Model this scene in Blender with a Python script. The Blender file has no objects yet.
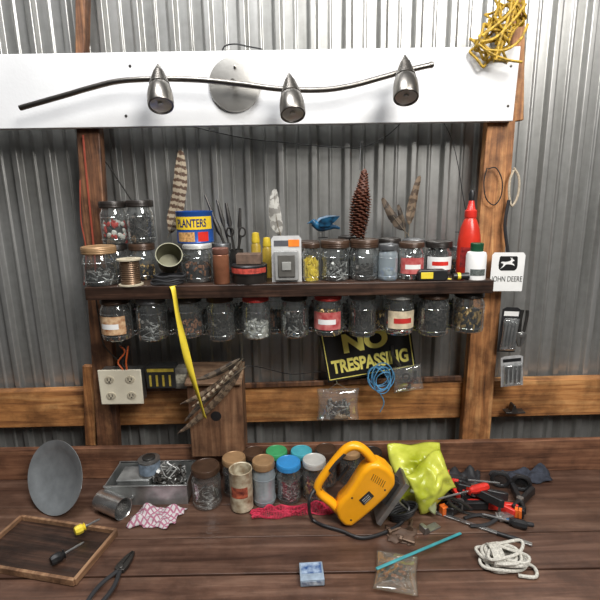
import bpy,bmesh,math,random
from mathutils import Vector,Matrix,Euler,noise
from math import radians,pi,sin,cos,atan2,sqrt
random.seed(7)
SC=bpy.context.scene; COL=SC.collection
try:
    SC.view_settings.view_transform='Standard'; SC.view_settings.look='None'
except Exception: pass
# ------------------------------------------------ camera
F=462.0; CAM=Vector((0,-1.35,1.8))
R=Matrix.Rotation(radians(77.3),3,'X')@Matrix.Rotation(radians(-1.0),3,'Z')
cd=bpy.data.cameras.new('camera'); cam=bpy.data.objects.new('camera',cd); COL.objects.link(cam)
cd.sensor_width=36; cd.lens=F/600*36; cam.location=CAM; cam.rotation_euler=R.to_euler(); SC.camera=cam; cd.clip_start=.01
def ray(px,py): return R@Vector(((px-300)/F,-(py-300)/F,-1))
def PY(px,py,y):
    d=ray(px,py); return CAM+d*((y-CAM.y)/d.y)
def PZ(px,py,z):
    d=ray(px,py); return CAM+d*((z-CAM.z)/d.z)
def ps(n,p): return n*(-(R.transposed()@(p-CAM)).z)/F
ZB=PY(300,476,.03).z
ZS=PY(290,284,-.09).z; ZSB=PY(290,297,-.09).z
def BZ(px,py,h=0.0): return PZ(px,py,ZB+h)
# ------------------------------------------------ materials
MC={}
def base(name):
    m=bpy.data.materials.new(name); m.use_nodes=True; nt=m.node_tree
    return m,nt,nt.nodes['Principled BSDF']
def mapn(nt,scale=(1,1,1),rot=(0,0,0)):
    tc=nt.nodes.new('ShaderNodeTexCoord'); mp=nt.nodes.new('ShaderNodeMapping')
    mp.inputs['Scale'].default_value=scale; mp.inputs['Rotation'].default_value=rot
    nt.links.new(tc.outputs['Object'],mp.inputs['Vector']); return mp
def M(name,c,rough=.5,metal=0,var=.25,scale=30,bump=.1,bs=120,c2=None,st=(1,1,1),alpha=1):
    if name in MC: return MC[name]
    m,nt,b=base(name); mp=mapn(nt,st)
    n=nt.nodes.new('ShaderNodeTexNoise'); n.inputs['Scale'].default_value=scale; n.inputs['Detail'].default_value=5
    nt.links.new(mp.outputs[0],n.inputs['Vector'])
    r=nt.nodes.new('ShaderNodeValToRGB'); r.color_ramp.elements[0].position=.32; r.color_ramp.elements[1].position=.68
    a=[x*(1-var) for x in c]; d=c2 if c2 else [min(1,x*(1+var*.6)) for x in c]
    r.color_ramp.elements[0].color=(*a,1); r.color_ramp.elements[1].color=(*d,1)
    nt.links.new(n.outputs['Fac'],r.inputs['Fac']); nt.links.new(r.outputs['Color'],b.inputs['Base Color'])
    b.inputs['Roughness'].default_value=rough; b.inputs['Metallic'].default_value=metal
    if alpha<1: b.inputs['Alpha'].default_value=alpha
    if bump:
        n2=nt.nodes.new('ShaderNodeTexNoise'); n2.inputs['Scale'].default_value=bs
        nt.links.new(mp.outputs[0],n2.inputs['Vector'])
        bp=nt.nodes.new('ShaderNodeBump'); bp.inputs['Strength'].default_value=bump; bp.inputs['Distance'].default_value=.002
        nt.links.new(n2.outputs['Fac'],bp.inputs['Height']); nt.links.new(bp.outputs[0],b.inputs['Normal'])
    MC[name]=m; return m
def wood(name,dark,mid,light,st=(1.5,30,30),rough=.6,bmp=.45,mot=.8,ms=9):
    if name in MC: return MC[name]
    m,nt,b=base(name); mp=mapn(nt,st)
    n=nt.nodes.new('ShaderNodeTexNoise'); n.inputs['Scale'].default_value=2.2; n.inputs['Detail'].default_value=9; n.inputs['Roughness'].default_value=.62; n.inputs['Distortion'].default_value=.6
    nt.links.new(mp.outputs[0],n.inputs['Vector'])
    r=nt.nodes.new('ShaderNodeValToRGB'); e=r.color_ramp.elements
    e[0].position=.3; e[0].color=(*dark,1); e[1].position=.72; e[1].color=(*light,1)
    k=e.new(.5); k.color=(*mid,1)
    nt.links.new(n.outputs['Fac'],r.inputs['Fac'])
    mp2=mapn(nt,(1,1,1)); n2=nt.nodes.new('ShaderNodeTexNoise'); n2.inputs['Scale'].default_value=ms; n2.inputs['Detail'].default_value=7; n2.inputs['Roughness'].default_value=.65
    nt.links.new(mp2.outputs[0],n2.inputs['Vector'])
    r2=nt.nodes.new('ShaderNodeValToRGB'); r2.color_ramp.elements[0].position=.38; r2.color_ramp.elements[0].color=(.34,.31,.30,1); r2.color_ramp.elements[1].position=.58; r2.color_ramp.elements[1].color=(1.12,1.1,1.06,1)
    nt.links.new(n2.outputs['Fac'],r2.inputs['Fac'])
    mx=nt.nodes.new('ShaderNodeMix'); mx.data_type='RGBA'; mx.blend_type='MULTIPLY'; mx.inputs[0].default_value=mot
    nt.links.new(r.outputs['Color'],mx.inputs[6]); nt.links.new(r2.outputs['Color'],mx.inputs[7])
    nt.links.new(mx.outputs[2],b.inputs['Base Color'])
    b.inputs['Roughness'].default_value=rough
    bp=nt.nodes.new('ShaderNodeBump'); bp.inputs['Strength'].default_value=bmp; bp.inputs['Distance'].default_value=.002
    nt.links.new(n.outputs['Fac'],bp.inputs['Height']); nt.links.new(bp.outputs[0],b.inputs['Normal'])
    MC[name]=m; return m
def glassm(name,tint=(.93,.95,.95),f=.4,rough=.04,base_mix=0.0,bc=(.6,.65,.65),bump=.05,lo=.06,hi=.75):
    if name in MC: return MC[name]
    m=bpy.data.materials.new(name); m.use_nodes=True; nt=m.node_tree; nt.nodes.clear()
    o=nt.nodes.new('ShaderNodeOutputMaterial'); t=nt.nodes.new('ShaderNodeBsdfTransparent'); g=nt.nodes.new('ShaderNodeBsdfGlossy')
    t.inputs[0].default_value=(*tint,1); g.inputs['Roughness'].default_value=rough; g.inputs[0].default_value=(.95,.97,.97,1)
    lw=nt.nodes.new('ShaderNodeLayerWeight'); lw.inputs[0].default_value=f
    mp=mapn(nt); n=nt.nodes.new('ShaderNodeTexNoise'); n.inputs['Scale'].default_value=35
    nt.links.new(mp.outputs[0],n.inputs['Vector'])
    bp=nt.nodes.new('ShaderNodeBump'); bp.inputs['Strength'].default_value=bump; bp.inputs['Distance'].default_value=.004
    nt.links.new(n.outputs['Fac'],bp.inputs['Height']); nt.links.new(bp.outputs[0],g.inputs['Normal'])
    mr=nt.nodes.new('ShaderNodeMapRange'); mr.inputs[3].default_value=lo; mr.inputs[4].default_value=hi
    nt.links.new(lw.outputs['Facing'],mr.inputs[0])
    s=nt.nodes.new('ShaderNodeMixShader'); nt.links.new(mr.outputs[0],s.inputs[0]); nt.links.new(t.outputs[0],s.inputs[1]); nt.links.new(g.outputs[0],s.inputs[2])
    last=s
    if base_mix>0:
        d=nt.nodes.new('ShaderNodeBsdfDiffuse'); d.inputs[0].default_value=(*bc,1)
        s2=nt.nodes.new('ShaderNodeMixShader'); s2.inputs[0].default_value=base_mix
        nt.links.new(s.outputs[0],s2.inputs[1]); nt.links.new(d.outputs[0],s2.inputs[2]); last=s2
    nt.links.new(last.outputs[0],o.inputs[0]); MC[name]=m; return m
def galv():
    m,nt,b=base('galvanised corrugated steel')
    n=nt.nodes.new('ShaderNodeTexNoise'); n.inputs['Scale'].default_value=3.0; n.inputs['Detail'].default_value=7; mp2=mapn(nt,(9,9,.7)); nt.links.new(mp2.outputs[0],n.inputs['Vector'])
    n3=nt.nodes.new('ShaderNodeTexNoise'); n3.inputs['Scale'].default_value=45; n3.inputs['Detail'].default_value=3; mp3=mapn(nt); nt.links.new(mp3.outputs[0],n3.inputs['Vector'])
    a=nt.nodes.new('ShaderNodeMix'); a.inputs[0].default_value=.78; nt.links.new(n3.outputs['Fac'],a.inputs[2]); nt.links.new(n.outputs['Fac'],a.inputs[3])
    r=nt.nodes.new('ShaderNodeValToRGB'); e=r.color_ramp.elements; e[0].position=.3; e[0].color=(.27,.27,.255,1); e[1].position=.7; e[1].color=(.50,.50,.485,1)
    nt.links.new(a.outputs[0],r.inputs[0]); nt.links.new(r.outputs[0],b.inputs['Base Color'])
    b.inputs['Metallic'].default_value=.7; b.inputs['Roughness'].default_value=.36; return m
GL=glassm('jar glass',tint=(.94,.96,.96),base_mix=.035,bc=(.8,.84,.84),rough=.03)
GLB=glassm('frosted jar plastic',tint=(.72,.78,.82),base_mix=.35,bc=(.5,.58,.62),rough=.2)
PLAS=glassm('clear plastic bag film',tint=(.95,.96,.96),f=.5,rough=.1,base_mix=.07,bc=(.8,.82,.82),lo=.05,hi=.5,bump=.15)
BLACK=M('black plastic',(.015,.015,.016),.4); BLK2=M('matt black rubber',(.02,.02,.022),.65)
STEEL=M('worn steel',(.42,.42,.41),.35,.9,var=.3); DSTEEL=M('dark oily steel',(.09,.085,.08),.4,.8,var=.4)
NICK=M('brushed nickel',(.24,.225,.205),.34,1,var=.12,st=(1,1,1),scale=90); NICK2=M('canopy nickel',(.58,.565,.53),.36,.85,var=.06)
WHITE=M('aged white paint',(.76,.765,.77),.45,var=.07,scale=6,bump=.15); IVORY=M('ivory plastic',(.72,.67,.53),.4,var=.05)
PAPER=M('white paper',(.78,.78,.76),.7,var=.05); RED=M('red plastic',(.62,.03,.02),.35,var=.2)
YEL=M('yellow tool plastic',(.90,.38,.008),.34,var=.1,scale=16); YTAPE=M('yellow tape',(.80,.62,.05),.4,var=.1)
BROWNL=M('brown tin lid',(.065,.036,.022),.36,.2,var=.4); DKL=M('dark tin lid',(.028,.023,.02),.36,.3,var=.4)
TANL=M('tan tin lid',(.36,.22,.11),.42,.3,var=.25); GREYL=M('grey tin lid',(.16,.165,.17),.4,.6,var=.3)
REDL=M('red tin lid',(.5,.035,.03),.35,var=.25); BLUEL=M('blue tin lid',(.03,.22,.5),.35,var=.15); GRNL=M('green tin lid',(.04,.27,.10),.4,var=.2)
TEALL=M('teal tin lid',(.05,.3,.36),.4,var=.2); WHTL=M('pale tin lid',(.5,.5,.47),.4,.2,var=.2)
# ------------------------------------------------ mesh helpers
I4=Matrix.Identity(4)
def T(x,y=None,z=None):
    return Matrix.Translation(Vector((x,y,z)) if y is not None else Vector(x))
def RX(a): return Matrix.Rotation(radians(a),4,'X')
def RY(a): return Matrix.Rotation(radians(a),4,'Y')
def RZ(a): return Matrix.Rotation(radians(a),4,'Z')
def nb(): return bmesh.new()
def lathe(bm,prof,Mx=I4,seg=24,mi=0,a0=0,a1=2*pi):
    full=abs(a1-a0-2*pi)<1e-6; n=seg if full else seg+1; rings=[]
    for r,z in prof:
        if r<1e-7: rings.append([bm.verts.new(Mx@Vector((0,0,z)))])
        else: rings.append([bm.verts.new(Mx@Vector((r*cos(a0+(a1-a0)*i/seg),r*sin(a0+(a1-a0)*i/seg),z))) for i in range(n)])
    for A,B in zip(rings,rings[1:]):
        for i in range(seg):
            j=(i+1)%n
            if len(A)==1 and len(B)==1: continue
            try:
                if len(A)==1: f=bm.faces.new((A[0],B[j],B[i]))
                elif len(B)==1: f=bm.faces.new((A[i],A[j],B[0]))
                else: f=bm.faces.new((A[i],A[j],B[j],B[i]))
                f.material_index=mi
            except ValueError: pass
def box(bm,c,s,Mx=I4,mi=0):
    v=[bm.verts.new(Mx@Vector((c[0]+s[0]*.5*a,c[1]+s[1]*.5*b,c[2]+s[2]*.5*d))) for a in(-1,1) for b in(-1,1) for d in(-1,1)]
    for q in((0,1,3,2),(4,6,7,5),(0,4,5,1),(2,3,7,6),(0,2,6,4),(1,5,7,3)):
        bm.faces.new([v[i] for i in q]).material_index=mi
def prism(bm,pts,y0,y1,Mx=I4,mi=0):
    A=[bm.verts.new(Mx@Vector((p[0],y0,p[1]))) for p in pts]; B=[bm.verts.new(Mx@Vector((p[0],y1,p[1]))) for p in pts]
    fs=[bm.faces.new(A),bm.faces.new(B[::-1])]; n=len(pts)
    for i in range(n): fs.append(bm.faces.new((A[i],B[i],B[(i+1)%n],A[(i+1)%n])))
    for f in fs: f.material_index=mi
def hexa(bm,q0,q1,mi=0):
    A=[bm.verts.new(p) for p in q0]; B=[bm.verts.new(p) for p in q1]
    fs=[bm.faces.new(A),bm.faces.new(B[::-1])]
    for i in range(4): fs.append(bm.faces.new((A[i],B[i],B[(i+1)%4],A[(i+1)%4])))
    for f in fs: f.material_index=mi
def cr(pts,n=6,closed=False):
    P=[Vector(p) for p in pts]; out=[]; L=len(P); rng=L if closed else L-1
    for i in range(rng):
        a=P[(i-1)%L] if closed or i>0 else P[0]; b=P[i]; c=P[(i+1)%L]; d=P[(i+2)%L] if closed or i+2<L else P[-1]
        for k in range(n):
            t=k/n; out.append(.5*((2*b)+(c-a)*t+(2*a-5*b+4*c-d)*t*t+(3*b-a-3*c+d)*t*t*t))
    if not closed: out.append(P[-1])
    return out
def tube(bm,pts,r,seg=8,mi=0,closed=False,Mx=I4,sq=1.0):
    P=[Mx@Vector(p) for p in pts]; n=len(P); rr=r if isinstance(r,(list,tuple)) else [r]*n
    def tan(i):
        a=P[(i-1)%n] if closed or i>0 else P[i]; b=P[(i+1)%n] if closed or i<n-1 else P[i]
        t=(b-a); return t.normalized() if t.length>1e-9 else Vector((0,0,1))
    t=tan(0); u=t.cross(Vector((0,1,0)));
    if u.length<.1: u=t.cross(Vector((1,0,0)))
    u.normalize(); rings=[]
    for i in range(n):
        t=tan(i); u=(u-t*u.dot(t)); u.normalize(); v=t.cross(u)
        rings.append([bm.verts.new(P[i]+(u*cos(2*pi*k/seg)+v*sin(2*pi*k/seg)*sq)*rr[i]) for k in range(seg)])
    m=n if closed else n-1
    for i in range(m):
        A=rings[i]; B=rings[(i+1)%n]
        for k in range(seg): bm.faces.new((A[k],A[(k+1)%seg],B[(k+1)%seg],B[k])).material_index=mi
    if not closed:
        bm.faces.new(rings[0][::-1]).material_index=mi; bm.faces.new(rings[-1]).material_index=mi
def lm(ob): return Matrix.LocRotScale(ob.location,ob.rotation_euler,ob.scale)
def wm(ob): return (wm(ob.parent)@lm(ob)) if ob.parent else lm(ob)
def meta(ob,label=None,cat=None,group=None,kind=None):
    if label: ob['label']=label
    if cat: ob['category']=cat
    if group: ob['group']=group
    if kind: ob['kind']=kind
def fin(name,bm,mats,parent=None,world=False,smooth=True,bevel=0,loc=None,rot=None,label=None,cat=None,group=None,kind=None,ang=38):
    if world:
        if parent is not None: bm.transform(wm(parent).inverted())
        else:
            xs=[v.co for v in bm.verts]; c=Vector(((min(v.x for v in xs)+max(v.x for v in xs))/2,(min(v.y for v in xs)+max(v.y for v in xs))/2,min(v.z for v in xs)))
            bm.transform(T(-c)); loc=c
    bmesh.ops.recalc_face_normals(bm,faces=bm.faces)
    for f in bm.faces: f.smooth=smooth
    for e in bm.edges:
        if len(e.link_faces)==2 and e.calc_face_angle(0)>radians(ang): e.smooth=False
    me=bpy.data.meshes.new(name); bm.to_mesh(me); bm.free()
    for m in (mats if isinstance(mats,(list,tuple)) else [mats]): me.materials.append(m)
    ob=bpy.data.objects.new(name,me); COL.objects.link(ob)
    if parent is not None: ob.parent=parent
    if loc is not None: ob.location=loc
    if rot is not None: ob.rotation_euler=rot
    if bevel:
        b=ob.modifiers.new('bevel','BEVEL'); b.width=bevel; b.segments=2; b.limit_method='ANGLE'; b.angle_limit=radians(40)
    meta(ob,label,cat,group,kind); return ob
def root(name,loc,label,cat,rot=(0,0,0),group=None):
    e=bpy.data.objects.new(name,None); COL.objects.link(e); e.empty_display_size=.02
    e.location=loc; e.rotation_euler=rot; meta(e,label,cat,group); return e
def letters(name,s,w,h,mat,parent,Mx=I4,cyl=None,bold=.02):
    cu=bpy.data.curves.new('txt','FONT'); cu.body=s; cu.offset=bold; ob=bpy.data.objects.new('txt',cu); COL.objects.link(ob)
    bpy.context.view_layer.update(); dg=bpy.context.evaluated_depsgraph_get()
    me=bpy.data.meshes.new_from_object(ob.evaluated_get(dg)); bpy.data.objects.remove(ob)
    bm=nb(); bm.from_mesh(me); bpy.data.meshes.remove(me)
    if cyl: bmesh.ops.triangulate(bm,faces=bm.faces)
    xs=[v.co.x for v in bm.verts]; ys=[v.co.y for v in bm.verts]
    if not xs: return
    x0,x1,y0,y1=min(xs),max(xs),min(ys),max(ys)
    for v in bm.verts:
        x=((v.co.x-x0)/(x1-x0)-.5)*w; z=((v.co.y-y0)/(y1-y0)-.5)*h
        v.co=Mx@(Vector((cyl*sin(x/cyl),-cyl*cos(x/cyl),z)) if cyl else Vector((x,0,z)))
    return fin(name,bm,mat,parent,smooth=False)
# ------------------------------------------------ world + light
w=bpy.data.worlds.new('world'); SC.world=w; w.use_nodes=True; nt=w.node_tree; bg=nt.nodes['Background']
tc=nt.nodes.new('ShaderNodeTexCoord'); sx=nt.nodes.new('ShaderNodeSeparateXYZ'); rp=nt.nodes.new('ShaderNodeValToRGB')
nt.links.new(tc.outputs['Generated'],sx.inputs[0]); nt.links.new(sx.outputs['Z'],rp.inputs[0])
rp.color_ramp.elements[0].position=.0; rp.color_ramp.elements[0].color=(.025,.024,.022,1)
rp.color_ramp.elements[1].position=.7; rp.color_ramp.elements[1].color=(.17,.172,.175,1)
nt.links.new(rp.outputs[0],bg.inputs[0]); bg.inputs[1].default_value=1.0
def area(name,loc,tgt,sx_,sy_,e,col=(1,1,1)):
    l=bpy.data.lights.new(name,'AREA'); l.shape='RECTANGLE'; l.size=sx_; l.size_y=sy_; l.energy=e; l.color=col
    o=bpy.data.objects.new(name,l); COL.objects.link(o); o.location=loc
    o.rotation_euler=(Vector(tgt)-Vector(loc)).to_track_quat('-Z','Y').to_euler(); return o
area('doorway_daylight',(.95,-1.75,3.15),(0,0,1.2),.9,1.0,72,(1,.97,.93))
area('skylight',(-.35,-.7,3.4),(0,0,1.2),1.0,.5,40,(.98,.985,1))
# ------------------------------------------------ structure
bm=nb(); W=1.3; per=.104
def ribz(x):
    u=(x/per)%1.0; d=0
    for c,wd,h in((.5,.17,.018),(.0,.06,.005),(1.0,.06,.005)):
        a=abs(u-c)
        if a<wd:
            t=min(1,max(0,(a-wd*.4)/(wd*.6))); d=max(d,h*(1-t*t*(3-2*t)))
    return d
nx=1600; A=[];B=[]
for i in range(nx+1):
    x=-W+2*W*i/nx; y=.175-ribz(x); A.append(bm.verts.new((x,y,0))); B.append(bm.verts.new((x,y,2.6)))
for i in range(nx): bm.faces.new((A[i],A[i+1],B[i+1],B[i]))
fin('wall_back',bm,galv(),world=True,kind='structure',ang=80)
bm=nb(); box(bm,(0,-.32,-.03),(2.6,1.02,.06)); fin('floor',bm,M('concrete floor',(.3,.29,.27),.85,scale=12),world=True,kind='structure')
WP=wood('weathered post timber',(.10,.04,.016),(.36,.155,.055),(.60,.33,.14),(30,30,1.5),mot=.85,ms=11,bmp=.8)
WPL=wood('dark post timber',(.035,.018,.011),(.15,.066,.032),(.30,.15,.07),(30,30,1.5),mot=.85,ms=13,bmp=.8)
def post(name,pts,y0,y1,mat,label,zlo=None,zhi=None):
    P=[PY(a,b,y0) for a,b in pts]
    def ext(a,b,z): t=(z-a.z)/(b.z-a.z); return a+(b-a)*t
    if zhi: tl,tr=ext(P[3],P[0],zhi),ext(P[2],P[1],zhi)
    else: tl,tr=P[0],P[1]
    if zlo is not None: bl,br=ext(P[0],P[3],zlo),ext(P[1],P[2],zlo)
    else: bl,br=P[3],P[2]
    q=[tl,tr,br,bl]; bm=nb(); hexa(bm,q,[Vector((p.x,y1,p.z)) for p in q])
    return fin(name,bm,mat,world=True,bevel=.003,label=label,cat='post' if 'post' in name else 'board')
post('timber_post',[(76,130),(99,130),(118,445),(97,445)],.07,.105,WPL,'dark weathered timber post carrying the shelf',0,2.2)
post('timber_post',[(487,130),(515,130),(490,440),(462,440)],.07,.105,WP,'orange-brown rough timber post with peeling surface',0,2.05)
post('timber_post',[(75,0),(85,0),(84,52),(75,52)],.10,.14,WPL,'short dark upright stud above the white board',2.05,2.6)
post('timber_brace',[(512,-4),(526,-4),(524,120),(511,122)],.075,.1,WP,'rough timber brace behind the white board')['category']='brace'
post('stud_board',[(82,366),(94,366),(96,446),(85,446)],.090,.1105,WP,'narrow pale plywood strip against the metal wall')
WG=wood('orange girt timber',(.16,.06,.022),(.42,.185,.06),(.64,.35,.14),(1.6,26,26),mot=.75,ms=9)
post('girt_board',[(-120,395),(720,376),(720,412),(-120,431)],.112,.15,WG,'orange-brown horizontal girt board nailed along the metal wall')
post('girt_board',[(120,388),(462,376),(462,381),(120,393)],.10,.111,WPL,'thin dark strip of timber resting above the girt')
c=root('mounting_board',PY(300,125,.055),'long white painted board carrying the spotlight rail','board')
bm=nb(); q=[PY(a,b,.045) for a,b in((-60,55),(521,46),(513,121),(-60,130))]; hexa(bm,q,[Vector((p.x,.068,p.z)) for p in q])
fin('board_panel',bm,WHITE,c,world=True,bevel=.002)
for (a,b) in((511,66),(508,106),(130,66),(126,116)):
    bm=nb(); lathe(bm,[(0,.0022),(.0035,.0014),(.0042,0)],T(PY(a,b,.045))@RX(90),12); fin('screw',bm,DSTEEL,c,world=True)
WS=wood('dark shelf timber',(.012,.007,.005),(.035,.018,.012),(.09,.046,.03),(1.5,40,40),rough=.42)
xl=PY(85,296,-.09).x; xr=PY(494,285,-.09).x
bm=nb(); box(bm,((xl+xr)/2,-.01,(ZS+ZSB)/2),(xr-xl,.158,ZS-ZSB)); fin('shelf_board',bm,WS,world=True,bevel=.002,label='dark brown wooden shelf board crowded with jars',cat='shelf')
# ------------------------------------------------ workbench
wb=root('workbench',(0,-.25,0),'long brown plank workbench along the metal wall','workbench')
WTS=[wood(f'worktop plank {k}',(.045*f,.022*f*g,.015*f*g),(.095*f,.05*f*g,.034*f*g),(.165*f,.098*f*g,.07*f*g),(.8+.2*k,15+2*k,14),rough=.36,bmp=.2,mot=.55,ms=7+k) for k,(f,g) in enumerate(((.9,1.0),(1.05,1.03),(.92,.98),(1.2,1.0)))]
ys=[.05,PZ(300,503,ZB).y,PZ(300,536,ZB).y,PZ(300,573,ZB).y,-.56]
bm=nb()
for i in range(4): box(bm,(0,(ys[i]+ys[i+1])/2,ZB-.019-(.002 if i==3 else 0)),(2.6,abs(ys[i+1]-ys[i])-(.0012 if i<2 else .004),.038),mi=i)
fin('worktop',bm,WTS,wb,world=True,bevel=.0012)
WB=wood('bench upstand timber',(.06,.025,.014),(.18,.08,.043),(.31,.16,.09),(1.5,26,26),mot=.7)
zt=PY(300,445,.035).z
bm=nb(); box(bm,(0,.045,(zt+ZB)/2),(2.6,.02,zt-ZB)); fin('upstand',bm,WB,wb,world=True,bevel=.002)
for sx_ in(-1,1):
    for yy in(-.42,-.02):
        bm=nb(); box(bm,(sx_*.95,yy,(ZB-.04)/2),(.07,.07,ZB-.04)); fin('leg',bm,WB,wb,world=True,bevel=.003)
# ------------------------------------------------ track light
cpos=PY(235,85,.045)
tl=root('track_spotlight',cpos,'curved brushed nickel rail with three bullet spotlights on white board','lamp')
bm=nb(); r=ps(26,cpos); lathe(bm,[(0,.0),(r,.0),(r,.004),(r*.97,.010),(r*.6,.014),(0,.016)],T(cpos)@RX(90),48); fin('canopy',bm,NICK2,tl,world=True)
bm=nb(); lathe(bm,[(0,0),(.006,0),(.006,.05),(0,.05)],T(cpos)@RX(90),16); lathe(bm,[(0,0),(.004,0),(.004,.004),(0,.006)],T(PY(235,67,.031))@RX(90),12); fin('stem',bm,NICK,tl,world=True)
YR=-.008
rail=[(20,108),(66,95),(90,88),(120,81),(160,79),(200,80),(240,84),(280,89),(320,90),(350,86),(380,78),(405,71),(431,65)]
bm=nb(); tube(bm,cr([PY(a,b,YR) for a,b in rail],6),.0075,10); fin('rail',bm,NICK,tl,world=True)
bm=nb(); p=PY(431,65,YR); lathe(bm,[(0,-.006),(.007,-.006),(.009,0),(.007,.006),(0,.008)],T(p)@RY(75),16); fin('end_cap',bm,NICK,tl,world=True)
LENS=M('lamp reflector',(.85,.85,.82),.35,.3,var=.05)
for (a,b,a2,b2) in((158,64,161,106),(289,73,293,115),(405,55,406,98)):
    p0=PY(a,b,YR-.015); p1=PY(a2,b2,YR-.082); ax=(p1-p0); L=ax.length; q=ax.to_track_quat('Z','Y').to_matrix().to_4x4(); Mx=T(p0)@q
    rr=ps(12.8,p1)
    bm=nb(); pr=[(0,0),(rr*.07,L*.005)]
    og=lambda t: rr*min(1.0,(t/.72)**.72)
    for k in range(1,4): pr.append((og(.05*k),L*.05*k))
    for k in range(7):
        z=.19+.05*k; rad=og(z+.02); pr+=[(rad-.0014,L*(z)),(rad+.0006,L*(z+.006)),(rad+.001,L*(z+.034)),(rad-.0012,L*(z+.042))]
    pr+=[(og(.56),L*.56),(og(.65),L*.65),(rr,L*.78),(rr,L*.98),(rr*.97,L),(rr*.86,L),(rr*.83,L*.97)]
    lathe(bm,pr,Mx,32); sp=fin('spotlight_head',bm,NICK,tl,world=True)
    bm=nb(); lathe(bm,[(rr*.84,L*.975),(rr*.6,L*.955),(rr*.3,L*.94),(0,L*.935)],Mx,24); lathe(bm,[(0,L*.985),(rr*.18,L*.98),(rr*.2,L*.94)],Mx,12); fin('bulb',bm,LENS,sp,world=True)
    bm=nb(); pm=p0.lerp(p1,.35); tube(bm,[Vector((pm.x,YR+.006,pm.z)),pm],.0065,10); fin('swivel',bm,NICK,sp,world=True)
bm=nb(); tube(bm,cr([PY(*p,.05) for p in((222,52),(225,46),(235,44),(246,46),(262,49))],5),.0022,6); fin('power_cable',bm,BLACK,world=True,label='short dark lamp cable looped over the white board',cat='cable')
# ------------------------------------------------ jars
def stuffmesh(name,kind,seed,big=1.0):
    rnd=random.Random(seed); bm=nb()
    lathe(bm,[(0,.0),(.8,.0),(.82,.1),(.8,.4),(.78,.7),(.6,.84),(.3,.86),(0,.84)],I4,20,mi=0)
    for v in bm.verts:
        n_=noise.noise(v.co*3+Vector((seed,0,0))); v.co.x*=1+.1*n_; v.co.y*=1+.1*n_; v.co.z*=1+.18*n_
    N=80
    for i in range(N):
        a=rnd.random()*2*pi
        if rnd.random()<.72: rad=.84; z=rnd.random()**.9*.9
        else: rad=sqrt(rnd.random())*.75; z=.86+rnd.random()*.14
        c=Vector((rad*cos(a),rad*sin(a),z)); tg=Vector((-sin(a),cos(a),0)); th=rnd.gauss(0,.6)
        d=(tg*cos(th)+Vector((0,0,1))*sin(th)).normalized()
        mi=1 if rnd.random()<.55 else 2
        if kind=='screw':
            L=(.3+.25*rnd.random())*big; tube(bm,[c-d*L,c+d*L*.8,c+d*L*.82,c+d*L*.95],[.02,.05,.12,.12],6,mi)
        elif kind=='nut':
            Mx=T(c)@d.to_track_quat('Z','Y').to_matrix().to_4x4(); lathe(bm,[(.07,-.06),(.17,-.06),(.17,.06),(.07,.06),(.07,-.06)],Mx,6,mi)
        else:
            Mx=T(c)@d.to_track_quat('Z','Y').to_matrix().to_4x4()@Matrix.Diagonal((1,1,1.8,1)); lathe(bm,[(0,-.12),(.09,-.08),(.12,0),(.09,.08),(0,.12)],Mx,7,mi)
    for v in bm.verts:
        rr=sqrt(v.co.x**2+v.co.y**2)
        if rr>.95: v.co.x*=.95/rr; v.co.y*=.95/rr
        v.co.z=max(0.0,v.co.z)
    return bm
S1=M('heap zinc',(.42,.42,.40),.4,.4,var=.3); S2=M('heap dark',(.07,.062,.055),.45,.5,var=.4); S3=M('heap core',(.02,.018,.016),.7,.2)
S4=M('heap rust',(.26,.11,.05),.6,.2,var=.4); S5=M('heap brass',(.52,.34,.12),.4,.5,var=.3); S6=M('heap yellow plastic',(.75,.56,.03),.4); S7=M('heap red plastic',(.4,.03,.02),.4); S8=M('heap white plastic',(.55,.55,.5),.5); S9=M('heap blue plastic',(.04,.15,.4),.4)
STF={'zinc':('screw',(S3,S1,S2),'loose zinc screws'),'dark':('screw',(S3,S2,S2),'loose dark nails'),'rust':('nut',(S3,S4,S2),'rusty nuts and washers'),'brass':('nut',(S3,S5,S2),'brass nuts'),
 'yellow':('bead',(S6,S6,S6),'bright yellow plastic wall plugs'),'mix':('bead',(S3,S8,S7),'mixed small plastic fittings'),'white':('bead',(S8,S8,S1),'pale plastic clips'),'blue':('bead',(S3,S9,S8),'blue and white wire connectors')}
SM={}
def stuff(kind,seed):
    key=(kind,seed%3)
    if key not in SM:
        k,mats,_=STF[kind]; bm=stuffmesh('heap',k,seed%3*7+len(kind))
        for f in bm.faces: f.smooth=False
        me=bpy.data.meshes.new('small_parts'); bmesh.ops.recalc_face_normals(bm,faces=bm.faces); bm.to_mesh(me); bm.free()
        for m in mats: me.materials.append(m)
        SM[key]=me
    return SM[key]
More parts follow.
